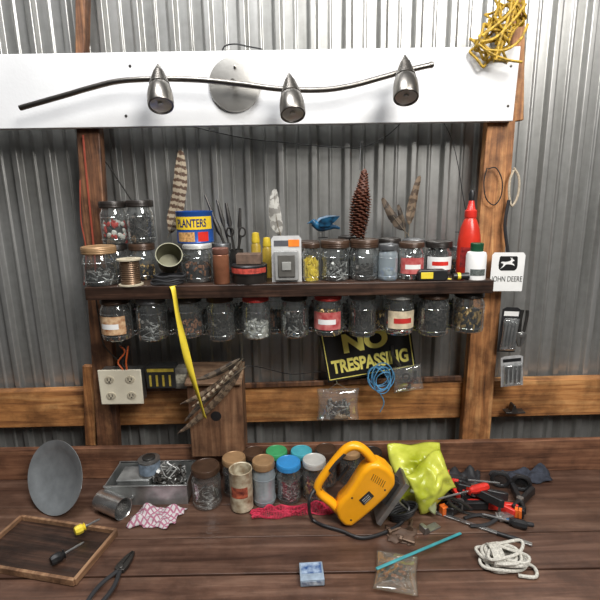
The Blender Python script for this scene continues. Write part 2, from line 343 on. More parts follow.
def jar(loc,r,h,lid,lidname,content,fill,grp,where,paper=None,glass=GL,lidr=.93,seed=0,lidh=.17):
    if paper: lab=f'glass jar with {lidname} lid and {paper[1]} label {where}'
    else: lab=f'{"clear glass" if glass is GL else "cloudy plastic"} jar with {lidname} lid {where}'
    e=root('glass_jar' if glass is GL else 'plastic_jar',loc,lab,'jar',group=grp,rot=(0,0,radians(seed*37%20-10)))
    s=1-lidh; wv=(seed*13%5)
    if wv in(1,4): body=[(0,.004*h),(r*.7,.004*h),(r*.86,0),(r*.95,.03*h),(r*.96,.08*h),(r,.14*h),(r*.95,.2*h),(r*.95,(s-.3)*h),(r,(s-.24)*h),(r*.99,(s-.14)*h),(r*.86,(s-.035)*h),(r*.84,s*h),(r*.84,(s+.06)*h)]
    else: body=[(0,.004*h),(r*.7,.004*h),(r*.86,0),(r*.97,.03*h),(r,.08*h),(r,(s-.17)*h),(r*.97,(s-.1)*h),(r*.86,(s-.035)*h),(r*.84,s*h),(r*.84,(s+.06)*h)]
    bm=nb(); lathe(bm,body,I4,28)
    for zz in(.12,s-.2):
        lathe(bm,[(r*1.0,(zz-.012)*h),(r*1.025,zz*h),(r*1.0,(zz+.012)*h)],I4,28)
    fin('jar_body',bm,glass,e)
    bm=nb(); lr=r*lidr; prf=[(lr*.97,(s+.01)*h),(lr,(s+.02)*h)]
    for k in range(3): z0=s+.03+(lidh-.07)*k/3; prf+=[(lr,z0*h),(lr*1.015,(z0+.012)*h),(lr,(z0+.024)*h)]
    prf+=[(lr,.975*h),(lr*.96,.995*h),(lr*.88,1.0*h),(lr*.85,.99*h),(0,.99*h)]
    lathe(bm,prf,I4,32); fin('jar_lid',bm,lid,e,label=f'{lidname} screw lid')
    if paper:
        bm=nb(); lathe(bm,[(r*1.03,h*.17),(r*1.03,h*(s-.24))],I4,24,a0=radians(-150),a1=radians(-30))
        pl=fin('paper_label',bm,paper[0],e,label=f'{paper[1]} paper label')
        bm=nb(); lathe(bm,[(r*1.036,h*.3),(r*1.036,h*.42)],I4,16,a0=radians(-125),a1=radians(-55)); fin('printed_band',bm,paper[2],pl)
    if content:
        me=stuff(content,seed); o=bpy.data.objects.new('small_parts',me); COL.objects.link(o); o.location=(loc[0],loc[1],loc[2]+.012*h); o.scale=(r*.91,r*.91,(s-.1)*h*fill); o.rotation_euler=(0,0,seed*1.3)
        meta(o,f'{STF[content][2]} inside a jar {where}','small parts',None,'stuff')
    return e
LW=(PAPER,'white',RED); LO=(M('orange label paper',(.6,.22,.07),.6,var=.5,scale=60,c2=(.7,.5,.3)),'orange',PAPER); LR=(M('red label paper',(.5,.03,.04),.6,var=.3,scale=45,c2=(.6,.2,.18)),'red',PAPER)
LC=(M('cream label paper',(.62,.52,.36),.6,var=.3,scale=50),'cream',REDL)
HW='jars hanging under the shelf'
H=[(119,30,341,BROWNL,'brown','rust',.4,LO,-.03),(154,30,341,GREYL,'grey','zinc',.5,None,-.03),(190,28,338,DKL,'dark','rust',.45,None,-.03),(222,28,341,BROWNL,'brown','dark',.4,None,-.02),
(257,28,339,REDL,'red','white',.45,None,-.03),(295,28,338,DKL,'dark','zinc',.6,None,-.02),(328,29,336,REDL,'red','brass',.7,LR,-.03),(362,28,337,GREYL,'grey','dark',.65,None,-.02),
(398,29,335,WHTL,'pale','mix',.3,LC,-.03),(432,31,336,BROWNL,'brown','dark',.8,None,-.03),(467,30,333,DKL,'dark','brass',.7,None,-.03),
(137,24,335,DKL,'dark','dark',.7,None,.045),(172,24,335,TANL,'tan','dark',.6,None,.045),(206,24,335,GREYL,'grey','zinc',.6,None,.045),(240,25,334,BROWNL,'brown','dark',.7,None,.045),(276,26,334,GREYL,'grey','rust',.6,None,.045),(311,24,332,DKL,'dark','dark',.7,None,.045),(345,24,332,REDL,'red','zinc',.7,None,.045),(380,24,331,DKL,'dark','brass',.5,None,.045),(415,24,331,GREYL,'grey','dark',.7,None,.045),(450,23,330,BROWNL,'brown','dark',.7,None,.045)]
for i,(px,w_,yb,lid,ln,ct,fl,pp,yc) in enumerate(H):
    p=PY(px,yb-3,yc); r=ps(w_/2,p); h=ZSB-p.z-.0005
    jar((p.x,yc,p.z),r,h,lid,ln,ct,fl,HW,'hanging under the shelf',paper=pp,seed=i)
S=[(100,33,243,-.045,TANL,'tan','zinc',.45,None,GL,.2),(143,25,240,.042,BROWNL,'brown','brass',.5,None,GL,.2),(117,23,241,.045,DKL,'dark','dark',.6,None,GL,.17),(198,29,240,-.02,WHTL,'pale','rust',.6,None,GL,.15),
(311,18,240,-.045,BROWNL,'brown','yellow',.75,None,GL,.14),(335,29,237,-.03,BROWNL,'brown','zinc',.5,None,GL,.2),(364,28,236,-.03,BROWNL,'brown','dark',.4,None,GL,.22),(388,19,241,-.05,GREYL,'grey','blue',.4,None,GLB,.17),
(411,25,239,-.035,BROWNL,'brown','mix',.7,LR,GL,.16),(438,26,238,.035,DKL,'dark','dark',.8,LW,GL,.2),(222,20,240,.048,GREYL,'grey','zinc',.5,None,GL,.17),(284,24,238,.045,DKL,'dark','brass',.5,None,GL,.17),(458,18,243,.048,GREYL,'grey','brass',.6,None,GL,.17),(172,22,243,.048,DKL,'dark','rust',.7,None,GL,.17),(309,22,238,.048,BROWNL,'brown','dark',.8,None,GL,.17),(388,24,235,.045,DKL,'dark','dark',.8,None,GL,.17),(349,22,233,.05,DKL,'dark','dark',.8,None,GL,.17),(413,22,236,.048,GREYL,'grey','zinc',.8,None,GL,.17)]
JT={}
for i,(px,w_,yt,yc,lid,ln,ct,fl,pp,gl,lh) in enumerate(S):
    p=PY(px,yt+3,yc); r=ps(w_/2,PY(px,265,yc)); h=p.z-ZS; x=PY(px,262,yc).x
    jar((x,yc,ZS+.0005),r,h,lid,ln,ct,fl,'jars standing on the shelf','standing on the shelf',paper=pp,glass=gl,seed=i+3,lidr=1.0,lidh=lh); JT.setdefault(px,(x,yc,ZS+h))
for i,(px,w_,yt,yc,ct) in enumerate([(114,27,199,.043,'mix'),(141,27,198,.041,'dark')]):
    zb=JT[117 if i==0 else 143][2]+.001; p=PY(px,yt+2,yc); r=ps(w_/2,p); jar((PY(px,220,yc).x,yc,zb),r,p.z-zb,DKL,'dark',ct,.7,'jars stacked on other jars','stacked on another jar',seed=i+5,lidr=.98)
Bj=[(205,29,512,458,BROWNL,'dark brown','zinc',.35,GL),(264,23,509,454,TANL,'tan','white',.5,GLB),(289,25,506,455,BLUEL,'bright blue','zinc',.3,GL),(315,24,503,453,WHTL,'pale metal','brass',.4,GL),
(234,24,499,451,TANL,'tan','dark',.5,GL),(277,22,489,445,GRNL,'green','zinc',.5,GL),(302,22,489,445,TEALL,'teal','dark',.5,GL),(327,22,489,443,BROWNL,'brown','rust',.5,GL),(254,21,487,446,BROWNL,'rusty brown','dark',.5,GL),(351,21,488,445,TANL,'tan','dark',.7,GL),(373,20,487,446,DKL,'dark','zinc',.7,GL)]
for i,(px,w_,yb,yt,lid,ln,ct,fl,gl) in enumerate(Bj):
    p=BZ(px,yb); r=ps(w_/2,p); yc=p.y+r
    if yc>-.005: yc=-.005
    top=PY(px,yt,yc+r*.9); jar((p.x,yc,ZB+.0005),r,top.z-ZB,lid,ln,ct,fl,'jars on the workbench','standing on the workbench',glass=gl,seed=i+1,lidr=.98)
# ------------------------------------------------ tins, cans, bottles on shelf
def canloc(px,yt,yc,w_,zb=None):
    p=PY(px,yt,yc); r=ps(w_/2,p); return p.x,r,p.z-(zb if zb is not None else ZS)
x,r,_=canloc(194,212,.0,36); zt_=PY(194,211,.0).z; zb=JT[198][2]+.001; h=zt_-zb
c=root('peanut_can',(x,-.0,zb),'blue and yellow peanut can stacked on a jar','can')
bm=nb(); lathe(bm,[(0,0),(r,0),(r*1.02,.003),(r,.005),(r,h-.005),(r*1.02,h-.003),(r*1.02,h),(r*.95,h),(r*.95,h-.01),(0,h-.01)],I4,32); fin('can_body',bm,[M('can blue',(.02,.09,.35),.3,.2,var=.1)],c)
bm=nb(); lathe(bm,[(r*1.01,h*.44),(r*1.01,h*.84)],I4,32,a0=radians(-165),a1=radians(-15)); fin('paper_label',bm,M('can yellow',(.80,.56,.03),.4,var=.05),c)
letters('lettering','PLANTERS',r*1.75,h*.26,M('navy ink',(.01,.02,.12),.5),c,T(0,0,h*.64),cyl=r*1.02)
bm=nb(); lathe(bm,[(r*1.015,h*.06),(r*1.015,h*.36)],I4,24,a0=radians(-140),a1=radians(-80)); fin('printed_band',bm,[M('peanut print',(.6,.33,.12),.5,var=.5,scale=150)],c)
bm=nb(); lathe(bm,[(r*1.015,h*.06),(r*1.015,h*.36)],I4,24,a0=radians(-70),a1=radians(-35)); fin('printed_band',bm,RED,c)
x,r,h=canloc(130,258,-.05,24); c=root('wire_spool',(x,-.06,ZS),'cream flanged spool wound with copper wire','spool')
bm=nb(); lathe(bm,[(0,0),(r,0),(r,.004),(r*.5,.005),(r*.5,h-.005),(r,h-.004),(r,h),(r*.25,h),(r*.25,h-.01),(0,h-.01)],I4,28); fin('reel',bm,M('cream plastic',(.5,.44,.32),.5),c)
bm=nb(); n=[( (r*.78 if k%2 else r*.82),.005+(h-.01)*k/24) for k in range(25)]; lathe(bm,[(r*.4,.005)]+n+[(r*.4,h-.005)],I4,24); fin('winding',bm,M('copper wire',(.16,.10,.06),.35,.6),c)
x,r,h=canloc(168,240,-.03,25); c=root('tin_cup',(x-.0,-.035,ZS+.068),'dull grey-green tin cup tipped on black coiled wire','cup',rot=(radians(58),0,radians(18)))
bm=nb(); L=.06; lathe(bm,[(0,-L/2),(r*.85,-L/2),(r,L/2-.002),(r*1.05,L/2),(r*.98,L/2),(r*.8,-L/2+.003),(0,-L/2+.003)],I4,28); fin('cup_body',bm,M('dull tin',(.17,.165,.11),.5,.5,var=.25),c)
bm=nb(); tube(bm,cr([(r*.98,0,L*.35),(r*1.5,0,L*.3),(r*1.6,0,0),(r*1.3,0,-L*.25),(r*.9,0,-L*.25)],5),.003,6); fin('handle',bm,MC['dull tin'],c)
bm=nb(); p=PY(167,277,-.055)
for k in range(5):
    rr=.044-.002*(k%2); tube(bm,[(rr*cos(a*pi/14)+.002*k,rr*.62*sin(a*pi/14),.004+.0052*k+.002*sin(a+k)) for a in range(28)],.0035,6,closed=True)
fin('cable_coil',bm,BLK2,loc=(p.x,-.058,ZS),label='coil of black cable lying on the shelf',cat='cable')
x,r,h=canloc(221,247,-.045,16); c=root('pill_bottle',(x,-.06,ZS),'narrow copper-brown bottle with darker cap on the shelf','bottle')
bm=nb(); lathe(bm,[(0,0),(r*.9,0),(r,.003),(r,h*.8),(r*.85,h*.84),(0,h*.84)],I4,24); fin('bottle_body',bm,M('copper plastic',(.32,.13,.07),.3,.3),c)
bm=nb(); lathe(bm,[(r*.98,h*.82),(r*1.02,h*.84),(r*1.02,h*.98),(r*.9,h),(0,h)],I4,24); fin('cap',bm,M('dark copper',(.16,.07,.05),.4),c)
x,r,h=canloc(249,264,-.045,35); h=max(h,.035); c=root('round_tin',(x,-.04,ZS),'black round tin with red and white band on the shelf','tin')
bm=nb(); lathe(bm,[(0,0),(r,0),(r,h*.62),(0,h*.62)],I4,36); fin('tin_body',bm,DKL,c)
bm=nb(); lathe(bm,[(r*1.03,h*.5),(r*1.03,h*.95),(r*.98,h),(0,h)],I4,36); fin('lid',bm,BLACK,c)
bm=nb(); lathe(bm,[(r*1.035,h*.58),(r*1.035,h*.86)],I4,30,a0=radians(-160),a1=radians(-20)); fin('printed_band',bm,M('red tin print',(.5,.07,.05),.5,var=.5,scale=120),c)
bm=nb(); box(bm,(0,0,.014),(.07,.045,.028)); fin('cardboard_box',bm,M('brown carton',(.13,.08,.055),.7,var=.4,scale=60),loc=(x,-.035,ZS+h+.001),bevel=.001,label='small brown carton on top of the round tin',cat='box')
for k,(px,yt) in enumerate(((256,232),(267,237))):
    x=PY(px,245,.035).x
    c=root('glue_bottle',(x,.03,ZS),'small yellow squeeze bottle behind the round tin','bottle',group='yellow squeeze bottles'); h=PY(px,yt,.03).z-ZS
    bm=nb(); r=.0145; lathe(bm,[(0,0),(r,0),(r,h*.7),(r*.7,h*.78),(0,h*.78)],I4,20); fin('bottle_body',bm,M('ochre plastic',(.35,.24,.03),.4),c)
    bm=nb(); lathe(bm,[(r*.85,h*.77),(r*.9,h*.8),(r*.7,h*.98),(0,h)],I4,16); fin('nozzle',bm,M('yellow cap',(.55,.4,.03),.4),c)
p0=PY(272,284,-.07); p1=PY(302,284,-.07); pt=PY(287,236,-.06); wdt=p1.x-p0.x; hh=pt.z-ZS
c=root('blister_pack',((p0.x+p1.x)/2,-.055,ZS),'grey carded blister pack with orange label and dark switch','package',rot=(radians(-3),0,0))
bm=nb(); prism(bm,[(-wdt/2,0),(wdt/2,0),(wdt/2,hh*.93),(wdt*.42,hh),(-wdt*.42,hh),(-wdt/2,hh*.93)],0,.0015); fin('backing_card',bm,M('grey white card',(.52,.52,.51),.6,var=.15),c)
bm=nb(); box(bm,(-wdt*.16,-.0006,hh*.84),(wdt*.5,.001,hh*.12)); fin('printed_band',bm,M('grey print',(.08,.08,.09),.5),c)
bm=nb(); box(bm,(wdt*.25,-.0012,hh*.84),(wdt*.36,.001,hh*.15)); fin('printed_band',bm,M('orange print',(.85,.22,.02),.5),c)
bm=nb(); box(bm,(0,-.009,hh*.36),(wdt*.8,.018,hh*.64)); fin('blister',bm,M('clear grey blister',(.36,.36,.35),.2,var=.2,alpha=.75),c,bevel=.003)
bm=nb(); box(bm,(0,-.019,hh*.36),(wdt*.56,.006,hh*.48)); fin('switch_unit',bm,M('warm grey plastic',(.10,.095,.085),.4),c,bevel=.002)
bm=nb(); box(bm,(0,-.0235,hh*.36),(wdt*.3,.003,hh*.18)); fin('rocker',bm,M('light grey plastic',(.32,.32,.30),.4),c,bevel=.001)
x=PY(236,250,.02).x; h=.085; r=.02
c=root('tool_tin',(x,.035,ZS),'dark tin can holding upright hand tools','can')
bm=nb(); lathe(bm,[(0,.0),(r,0),(r,h),(r*.95,h),(r*.93,.006),(0,.006)],I4,24); fin('can_body',bm,DSTEEL,c)
for (a,b,a2,b2,l) in((205,195,232,243,.0024),(217,200,234,243,.003),(240,208,237,243,.003),(212,214,233,243,.004),(226,203,236,243,.0035)):
    bm=nb(); P0=PY(a,b,.04); P1=PY(a2,b2,.035); P1.z=ZS+.03; tube(bm,[P1,P1.lerp(P0,.6),P1.lerp(P0,.7),P0],[l,l,l*2.2,l*1.2],8)
    fin('round_file',bm,DSTEEL,world=True,label='slim steel file standing in the tool tin',cat='file',group='files in the tool tin')
e=root('scissors',PY(236,240,.03),'steel scissors standing handles up in the tin','scissors')
bm=nb()
for s_ in(-1,1):
    cc=PY(236+s_*6,232,.03); tube(bm,[cc+Vector((.010*cos(a*pi/8),0,.013*sin(a*pi/8))) for a in range(16)],.0026,6,closed=True)
    tube(bm,[cc+Vector((-s_*.004,0,-.012)),PY(236,262,.034)],[.003,.005],6)
fin('handles',bm,DSTEEL,e,world=True)
p=PY(432,273,-.07); c=root('tape_measure',(p.x,-.068,ZS),'black and yellow tape measure lying on the shelf','tape measure')
bm=nb(); prism(bm,[(-.042,.0),(.036,.0),(.042,.008),(.04,.026),(.03,.032),(-.034,.032),(-.042,.026)],-.017,.006); fin('case',bm,BLACK,c,bevel=.003)
bm=nb(); box(bm,(-.018,-.0185,.016),(.034,.003,.018)); fin('face_label',bm,YTAPE,c,bevel=.001)
bm=nb(); box(bm,(.047,-.006,.004),(.01,.014,.0015)); fin('blade_tip',bm,YTAPE,c)
p=PY(459,273,-.07); c=root('flashlight',(p.x+.004,-.078,ZS+.0115),'small black pocket torch with yellow ring on the shelf','torch')
bm=nb(); lathe(bm,[(0,-.024),(.009,-.023),(.009,.008),(.0105,.014),(.0105,.02),(0,.02)],RY(90),20); fin('barrel',bm,BLACK,c)
bm=nb(); lathe(bm,[(.0095,-.012),(.0103,-.011),(.0103,-.004),(.0095,-.003)],RY(90),20); fin('ring',bm,YTAPE,c)
x,r,_=canloc(471,250,.0,23); h=PY(471,190,.0).z-ZS
c=root('squeeze_bottle',(x,.02,ZS),'red squeeze bottle with pointed black-tipped nozzle','bottle')
bm=nb(); lathe(bm,[(0,0),(r*.95,0),(r,.006),(r,h*.36),(r*.94,h*.45),(r*.8,h*.56),(r*.52,h*.66),(r*.4,h*.69),(0,h*.69)],I4,28); fin('bottle_body',bm,M('red oil bottle',(.55,.03,.015),.3,var=.15),c)
bm=nb(); lathe(bm,[(r*.5,h*.68),(r*.52,h*.69),(r*.52,h*.76),(r*.36,h*.78),(r*.2,h*.9),(0,h*.9)],I4,20); fin('nozzle',bm,RED,c)
bm=nb(); lathe(bm,[(r*.24,h*.88),(r*.26,h*.96),(r*.15,h),(0,h)],I4,16); fin('tip',bm,BLACK,c)
bm=nb(); lathe(bm,[(r*1.01,h*.1),(r*1.01,h*.34)],I4,20,a0=radians(-150),a1=radians(-60)); fin('paper_label',bm,M('dark red label',(.3,.02,.02),.5,var=.5,scale=120),c)
x,r,h=canloc(478,243,-.06,20); c=root('paint_bottle',(x,-.055,ZS),'small white bottle with dark green cap on the shelf','bottle')
bm=nb(); lathe(bm,[(0,0),(r,0),(r,h*.66),(r*.9,h*.74),(r*.5,h*.78),(0,h*.78)],I4,24); fin('bottle_body',bm,PAPER,c)
bm=nb(); lathe(bm,[(r*.62,h*.76),(r*.64,h*.98),(r*.58,h),(0,h)],I4,20); fin('cap',bm,M('dark green cap',(.01,.07,.03),.4),c)
bm=nb(); lathe(bm,[(r*1.01,h*.12),(r*1.01,h*.3)],I4,20,a0=radians(-140),a1=radians(-50)); fin('printed_band',bm,M('label text grey',(.12,.14,.13),.6,var=.8,scale=300),c)
# ------------------------------------------------ feathers
def fmat(name,c1,c2,sc=9,dist=2.5):
    if name in MC: return MC[name]
    m,nt,b=base(name); mp=mapn(nt); wv=nt.nodes.new('ShaderNodeTexWave'); wv.wave_type='BANDS'; wv.bands_direction='Z'; wv.inputs['Scale'].default_value=sc; wv.inputs['Distortion'].default_value=dist; wv.inputs['Detail'].default_value=3; wv.inputs['Detail Scale'].default_value=8
    nt.links.new(mp.outputs[0],wv.inputs['Vector']); r=nt.nodes.new('ShaderNodeValToRGB'); r.color_ramp.elements[0].position=.35; r.color_ramp.elements[1].position=.65
    r.color_ramp.elements[0].color=(*c1,1); r.color_ramp.elements[1].color=(*c2,1); nt.links.new(wv.outputs['Fac'],r.inputs[0]); nt.links.new(r.outputs['Color'],b.inputs['Base Color']); b.inputs['Roughness'].default_value=.7; MC[name]=m; return m
FB=fmat('barred feather',(.09,.05,.03),(.38,.31,.22),16); FG=fmat('pale feather',(.22,.21,.19),(.45,.44,.40),8,6); FD=fmat('dark feather',(.04,.03,.023),(.11,.08,.055),8,5); FBR=fmat('brown dry feather',(.08,.053,.035),(.20,.14,.09),12,5)
def feather(b,t,y,wpx,mat,label,grp=None,bend=.1,y2=None,vs=.22):
    y2=y if y2 is None else y2
    P0=PY(*b,y); P1=PY(*t,y2); d=P1-P0; L=d.length; wd=ps(wpx/2,P0)
    e=root('feather',P0,label,'feather',rot=Euler((atan2(-d.y,sqrt(d.x**2+d.z**2)) ,atan2(d.x,d.z),0),'XYZ'),group=grp)
    bm=nb(); n=30; rows=[]
    rnd=random.Random(int(b[0]*7+t[1]))
    for i in range(n+1):
        t_=i/n; s=vs+(1-vs)*t_; u=t_; wv=wd*(min(1,(u*5)**.6))*(sqrt(max(0,1-u**3.2))) *(1+.07*rnd.uniform(-1,1)); off=bend*L*(s*s-s)*1.0
        row=[]
        for j,a in enumerate((-1,-.5,0,.5,1)):
            row.append(bm.verts.new((off+wv*a*(1.0 if a<0 else .75),-.0035*(1-a*a)*1.5+.002*sin(9*u+a*2),L*s-abs(a)*wd*.5*(1-u) - (wd*.25 if i==n else 0)*abs(a))))
        rows.append(row)
    for A,B in zip(rows,rows[1:]):
        for j in range(4): bm.faces.new((A[j],A[j+1],B[j+1],B[j]))
    fin('vane',bm,mat,e)
    bm=nb(); tube(bm,[(bend*L*(s*s-s),-.0058,L*s) for s in[k/10 for k in range(10)]],[.0011*(1-k/12) for k in range(10)],6); fin('shaft',bm,M('quill',(.2,.16,.11),.5),e)
    return e
feather((168,238),(181,148),.075,17,FB,'tall barred brown and cream feather behind the peanut can',bend=-.25,vs=.1)
feather((281,236),(275,188),.075,14,FG,'pale grey feather standing behind the jars',bend=.2,vs=.1)
feather((409,236),(382,197),.078,10,FD,'dark brown feather leaning behind the jars',bend=.15)
feather((408,236),(420,175),.073,10,FBR,'slim brown feather standing behind the jars',bend=.1)
feather((405,237),(398,204),.08,7,FD,'short dark feather behind the jars',bend=-.1)
for k,(b,t,wd,mt,bd) in enumerate([((243,358),(180,404),8,FBR,.3),((244,362),(177,434),9,FBR,.22),((240,358),(196,380),8,FD,.2),((246,366),(184,422),7,FD,-.12),((241,360),(190,408),5,FB,.2)]):
    feather(b,t,-.03-.006*k,wd,mt,'curved brown feather leaning across the birdhouse','feathers leaning over the birdhouse',bend=bd,vs=.05)
p=PY(359,168,.0); pb=PY(357,237,.0); L=p.z-pb.z; c=root('pine_cone',pb,'long brown pine cone hanging from a thin wire','pine cone',rot=(0,radians(6),0))
bm=nb(); rmax=ps(10.5,p); N=170
lathe(bm,[(0,0),(rmax*.5,L*.04),(rmax*.65,L*.3),(rmax*.55,L*.7),(rmax*.2,L*.97),(0,L)],I4,14)
for i in range(N):
    t_=i/N; z=L*(.02+.94*t_); rad=rmax*(.75+.25*sin(pi*min(1,t_*1.2)))*(1 if t_<.6 else 1-.55*(t_-.6)/.4); a=i*2.39996
    Mx=T(0,0,z)@RZ(math.degrees(a))@T(rad*.45,0,0)@RY(18)
    l=rad*.68; wv=rad*.33
    vv=[bm.verts.new(Mx@Vector(q)) for q in((0,-wv*.5,0),(l*.75,-wv,0),(l,0,.003),(l*.75,wv,0),(0,wv*.5,0),(l*.6,0,-.004))]
    for q in((0,1,5),(1,2,5),(2,3,5),(3,4,5),(4,3,2),(4,2,1),(4,1,0),(0,5,4)): bm.faces.new([vv[j] for j in q])
fin('cone_scales',bm,M('pine cone brown',(.14,.05,.028),.6,var=.5,scale=60),c,smooth=False)
bm=nb(); P=[PY(361,144,.04),PY(360,158,.01),PY(360,170,.0)]; tube(bm,P,.0008,5); tube(bm,[PY(361,144,.04)+Vector((.006*cos(a*pi/6),0,.006*sin(a*pi/6))) for a in range(12)],.0008,5,closed=True); fin('hanging_wire',bm,BLACK,c,world=True)
# bird
p=PY(322,222,-.0); c=root('bird_ornament',Vector((p.x,-.02,PY(322,238,-.02).z)),'dark blue and black bird ornament with raised wings on a jar','bird',rot=(0,0,radians(8)))
bm=nb(); pts=cr([(.050,0,.026),(.034,0,.031),(.01,0,.032),(-.006,0,.031),(-.02,0,.039),(-.027,0,.045),(-.034,0,.045),(-.044,0,.042)],4)
rad=[]; key=[.003,.006,.012,.013,.010,.010,.0032,.0006]
for i in range(len(pts)):
    t_=i/4; k=min(int(t_),6); rad.append(key[k]*(1-(t_-k))+key[k+1]*(t_-k))
tube(bm,pts,rad,14)
fin('bird_body',bm,[M('blue plumage',(.006,.02,.05),.35,var=.4,scale=45,c2=(.02,.16,.32))],c)
for s_ in(-1,1):
    bm=nb(); prism(bm,[(-.010,.036),(-.016,.050),(-.006,.060),(.016,.066),(.046,.066),(.038,.056),(.030,.048),(.016,.036)],s_*.004,s_*.0065,RX(-s_*16)); fin('wing',bm,M('blue wing',(.006,.012,.03),.4,var=.5,scale=60,c2=(.02,.12,.24)),c,bevel=.0008)
bm=nb(); tube(bm,[(0,.004,.0),(.0,.004,.02)],.001,6); tube(bm,[(0.004,-.004,.0),(.004,-.004,.02)],.001,6); tube(bm,[(-.012,0,0.001),(.015,0,.001)],.0016,6); fin('feet',bm,BLACK,c)
def wire(name,pts,y,r,mat,label,cat='wire',n=6,group=None):
    P=[PY(a[0],a[1],a[2] if len(a)>2 else y) for a in pts]
    bm=nb(); tube(bm,cr(P,n),r,6); return fin(name,bm,mat,world=True,label=label,cat=cat,group=group)
wire('wall_wire',[(190,126),(215,132),(250,139),(290,143),(330,147),(362,147),(385,137),(402,122)],.12,.0015,BLACK,'thin black wire sagging below the white board')
wire('wall_wire',[(444,123),(452,140),(458,165),(462,190),(466,212)],.12,.0012,BLACK,'thin black wire hanging down the metal wall')
wire('wall_wire',[(96,152),(108,165),(118,180),(128,195),(133,203)],.11,.0022,DSTEEL,'dark bent twig of wire leaning by the post')
wire('wall_wire',[(455,232),(470,232),(482,226)],.12,.001,BLACK,'short thin wire behind the red bottle')
OC=M('rust red cord',(.30,.06,.035),.5)
wire('orange_cord',[(83,135),(86,170),(90,210),(94,250),(97,284)],.06,.003,OC,'rust red electrical cord running down the post','cord')
wire('orange_cord',[(80,180),(81,220),(86,250),(84,285)],.06,.002,OC,'thin rust red cord beside the post','cord')
OW=M('orange wire',(.6,.12,.03),.5)
for k,(c_,o) in enumerate(((OW,0),(BLACK,4),(OW,8))):
    wire('outlet_lead',[(120+o,346,.03),(125+o*.3,352,.02),(118+o,362,.02),(123+o*.5,370,.02),(124+o*.5,376,.03)],.02,.0028,c_,'short insulated lead entering the outlet box','wire',group='leads above the outlet')
wire('wall_wire',[(208,372),(250,366),(290,374),(322,372),(360,378)],.095,.0015,BLACK,'thin dark wire strung above the girt')
wire('wall_wire',[(96,300),(99,320),(104,345),(120,362)],.06,.002,DSTEEL,'dark cable running to the outlet box')
bm=nb(); cs=[(173,286,-.088),(174,290,-.094),(177,312,-.098),(183,340,-.098),(191,372,-.095),(199,398,-.09),(205,418,-.085)]
P=cr([PY(*c_) for c_ in cs],6); A=None
for i,p in enumerate(P):
    t_=i/(len(P)-1); a=radians(10+62*sin(t_*5.2)); wd=.010; dv=Vector((cos(a)*wd,sin(a)*wd,.0015))
    row=[bm.verts.new(p-dv),bm.verts.new(p),bm.verts.new(p+dv)]
    if A:
        bm.faces.new((A[0],A[1],row[1],row[0])); bm.faces.new((A[1],A[2],row[2],row[1]))
    A=row
o=fin('plastic_ribbon',bm,YTAPE,world=True,label='long yellow plastic ribbon hanging twisted from the shelf edge',cat='strap'); sm=o.modifiers.new('s','SOLIDIFY'); sm.thickness=.0005
# ------------------------------------------------ sign
ctr=PY(368,350,.07); sw=ps(90,ctr); sh=ps(54,ctr)
c=root('warning_sign',ctr,'black and yellow no trespassing sign tilted on the wall','sign',rot=(0,radians(-9.5),0))
bm=nb(); box(bm,(0,0.001,0),(sw,.002,sh)); fin('sign_plate',bm,BLACK,c)
SY=M('sign yellow',(.98,.88,.22),.5,var=.04)
bm=nb(); b_=.0026
for (cx,cz,wx,wz) in((0,sh*.455,sw*.95,b_),(0,-sh*.455,sw*.95,b_),(-sw*.475,0,b_,sh*.91+b_),(sw*.475,0,b_,sh*.91+b_)): box(bm,(cx,-.0006,cz),(wx,.001,wz))
fin('border',bm,SY,c)
letters('lettering','NO',sw*.5,sh*.38,SY,c,T(-.005,-.0012,sh*.2),bold=.05)
letters('lettering','TRESPASSING',sw*.86,sh*.27,SY,c,T(0,-.0012,-sh*.22),bold=.04)
# ------------------------------------------------ outlet
p=PY(121,387,.02); wd=ps(43,p); hh=ps(37,p)
c=root('outlet_box',Vector((p.x,.02,p.z-hh/2)),'ivory double electrical outlet box on the post','outlet')
bm=nb(); box(bm,(0,.025,hh/2),(wd*.93,.044,hh*.92)); fin('junction_box',bm,STEEL,c,bevel=.002)
bm=nb(); box(bm,(0,0,hh/2),(wd,.006,hh)); fin('cover_plate',bm,IVORY,c,bevel=.003)
for sx_ in(-1,1):
    for sz in(-1,1):
        zc=hh*(.5+sz*.23); bm=nb()
        lathe(bm,[(0,.0035),(.0135,.0035),(.0145,.002),(.0145,0)],T(sx_*wd*.24,-.003,zc)@RX(90)@Matrix.Diagonal((1,.85,1,1)),20)
        rc=fin('receptacle',bm,M('receptacle ivory',(.5,.45,.34),.4),c)
        bm=nb(); box(bm,(sx_*wd*.24-.005,-.0068,zc+.002),(.0022,.001,.009)); box(bm,(sx_*wd*.24+.005,-.0068,zc+.002),(.0022,.001,.008)); lathe(bm,[(0,.0005),(.0026,.0005),(.0026,0)],T(sx_*wd*.24,-.0066,zc-.0065)@RX(90),10)
        fin('slots',bm,BLACK,rc)
p=PY(158,380,.02)
c=root('spark_plug_carton',Vector((p.x,.07,PY(158,386,.07).z)),'yellow and black parts carton resting on the girt','box')
bm=nb(); wd=ps(30,p); hh=ps(24,p); box(bm,(0,0,hh/2),(wd,.04,hh)); fin('carton_body',bm,M('black carton',(.03,.03,.03),.5,var=.4),c,bevel=.001)
bm=nb()
for k in range(4): box(bm,(-wd*.36+k*wd*.22,-.0208,hh*.35),(wd*.07,.001,hh*.5))
box(bm,(0,-.0208,hh*.82),(wd*.9,.001,hh*.14)); fin('printed_band',bm,M('faded yellow print',(.55,.42,.06),.5,var=.3,scale=60),c)
c=root('parts_carton',Vector((PY(183,375,.06).x,.075,PY(184,388,.06).z)),'grey worn parts carton beside the birdhouse','box')
bm=nb(); box(bm,(0,0,.035),(.055,.045,.07)); fin('carton_body',bm,M('grey carton',(.16,.15,.13),.7,var=.5,scale=50),c,bevel=.002)
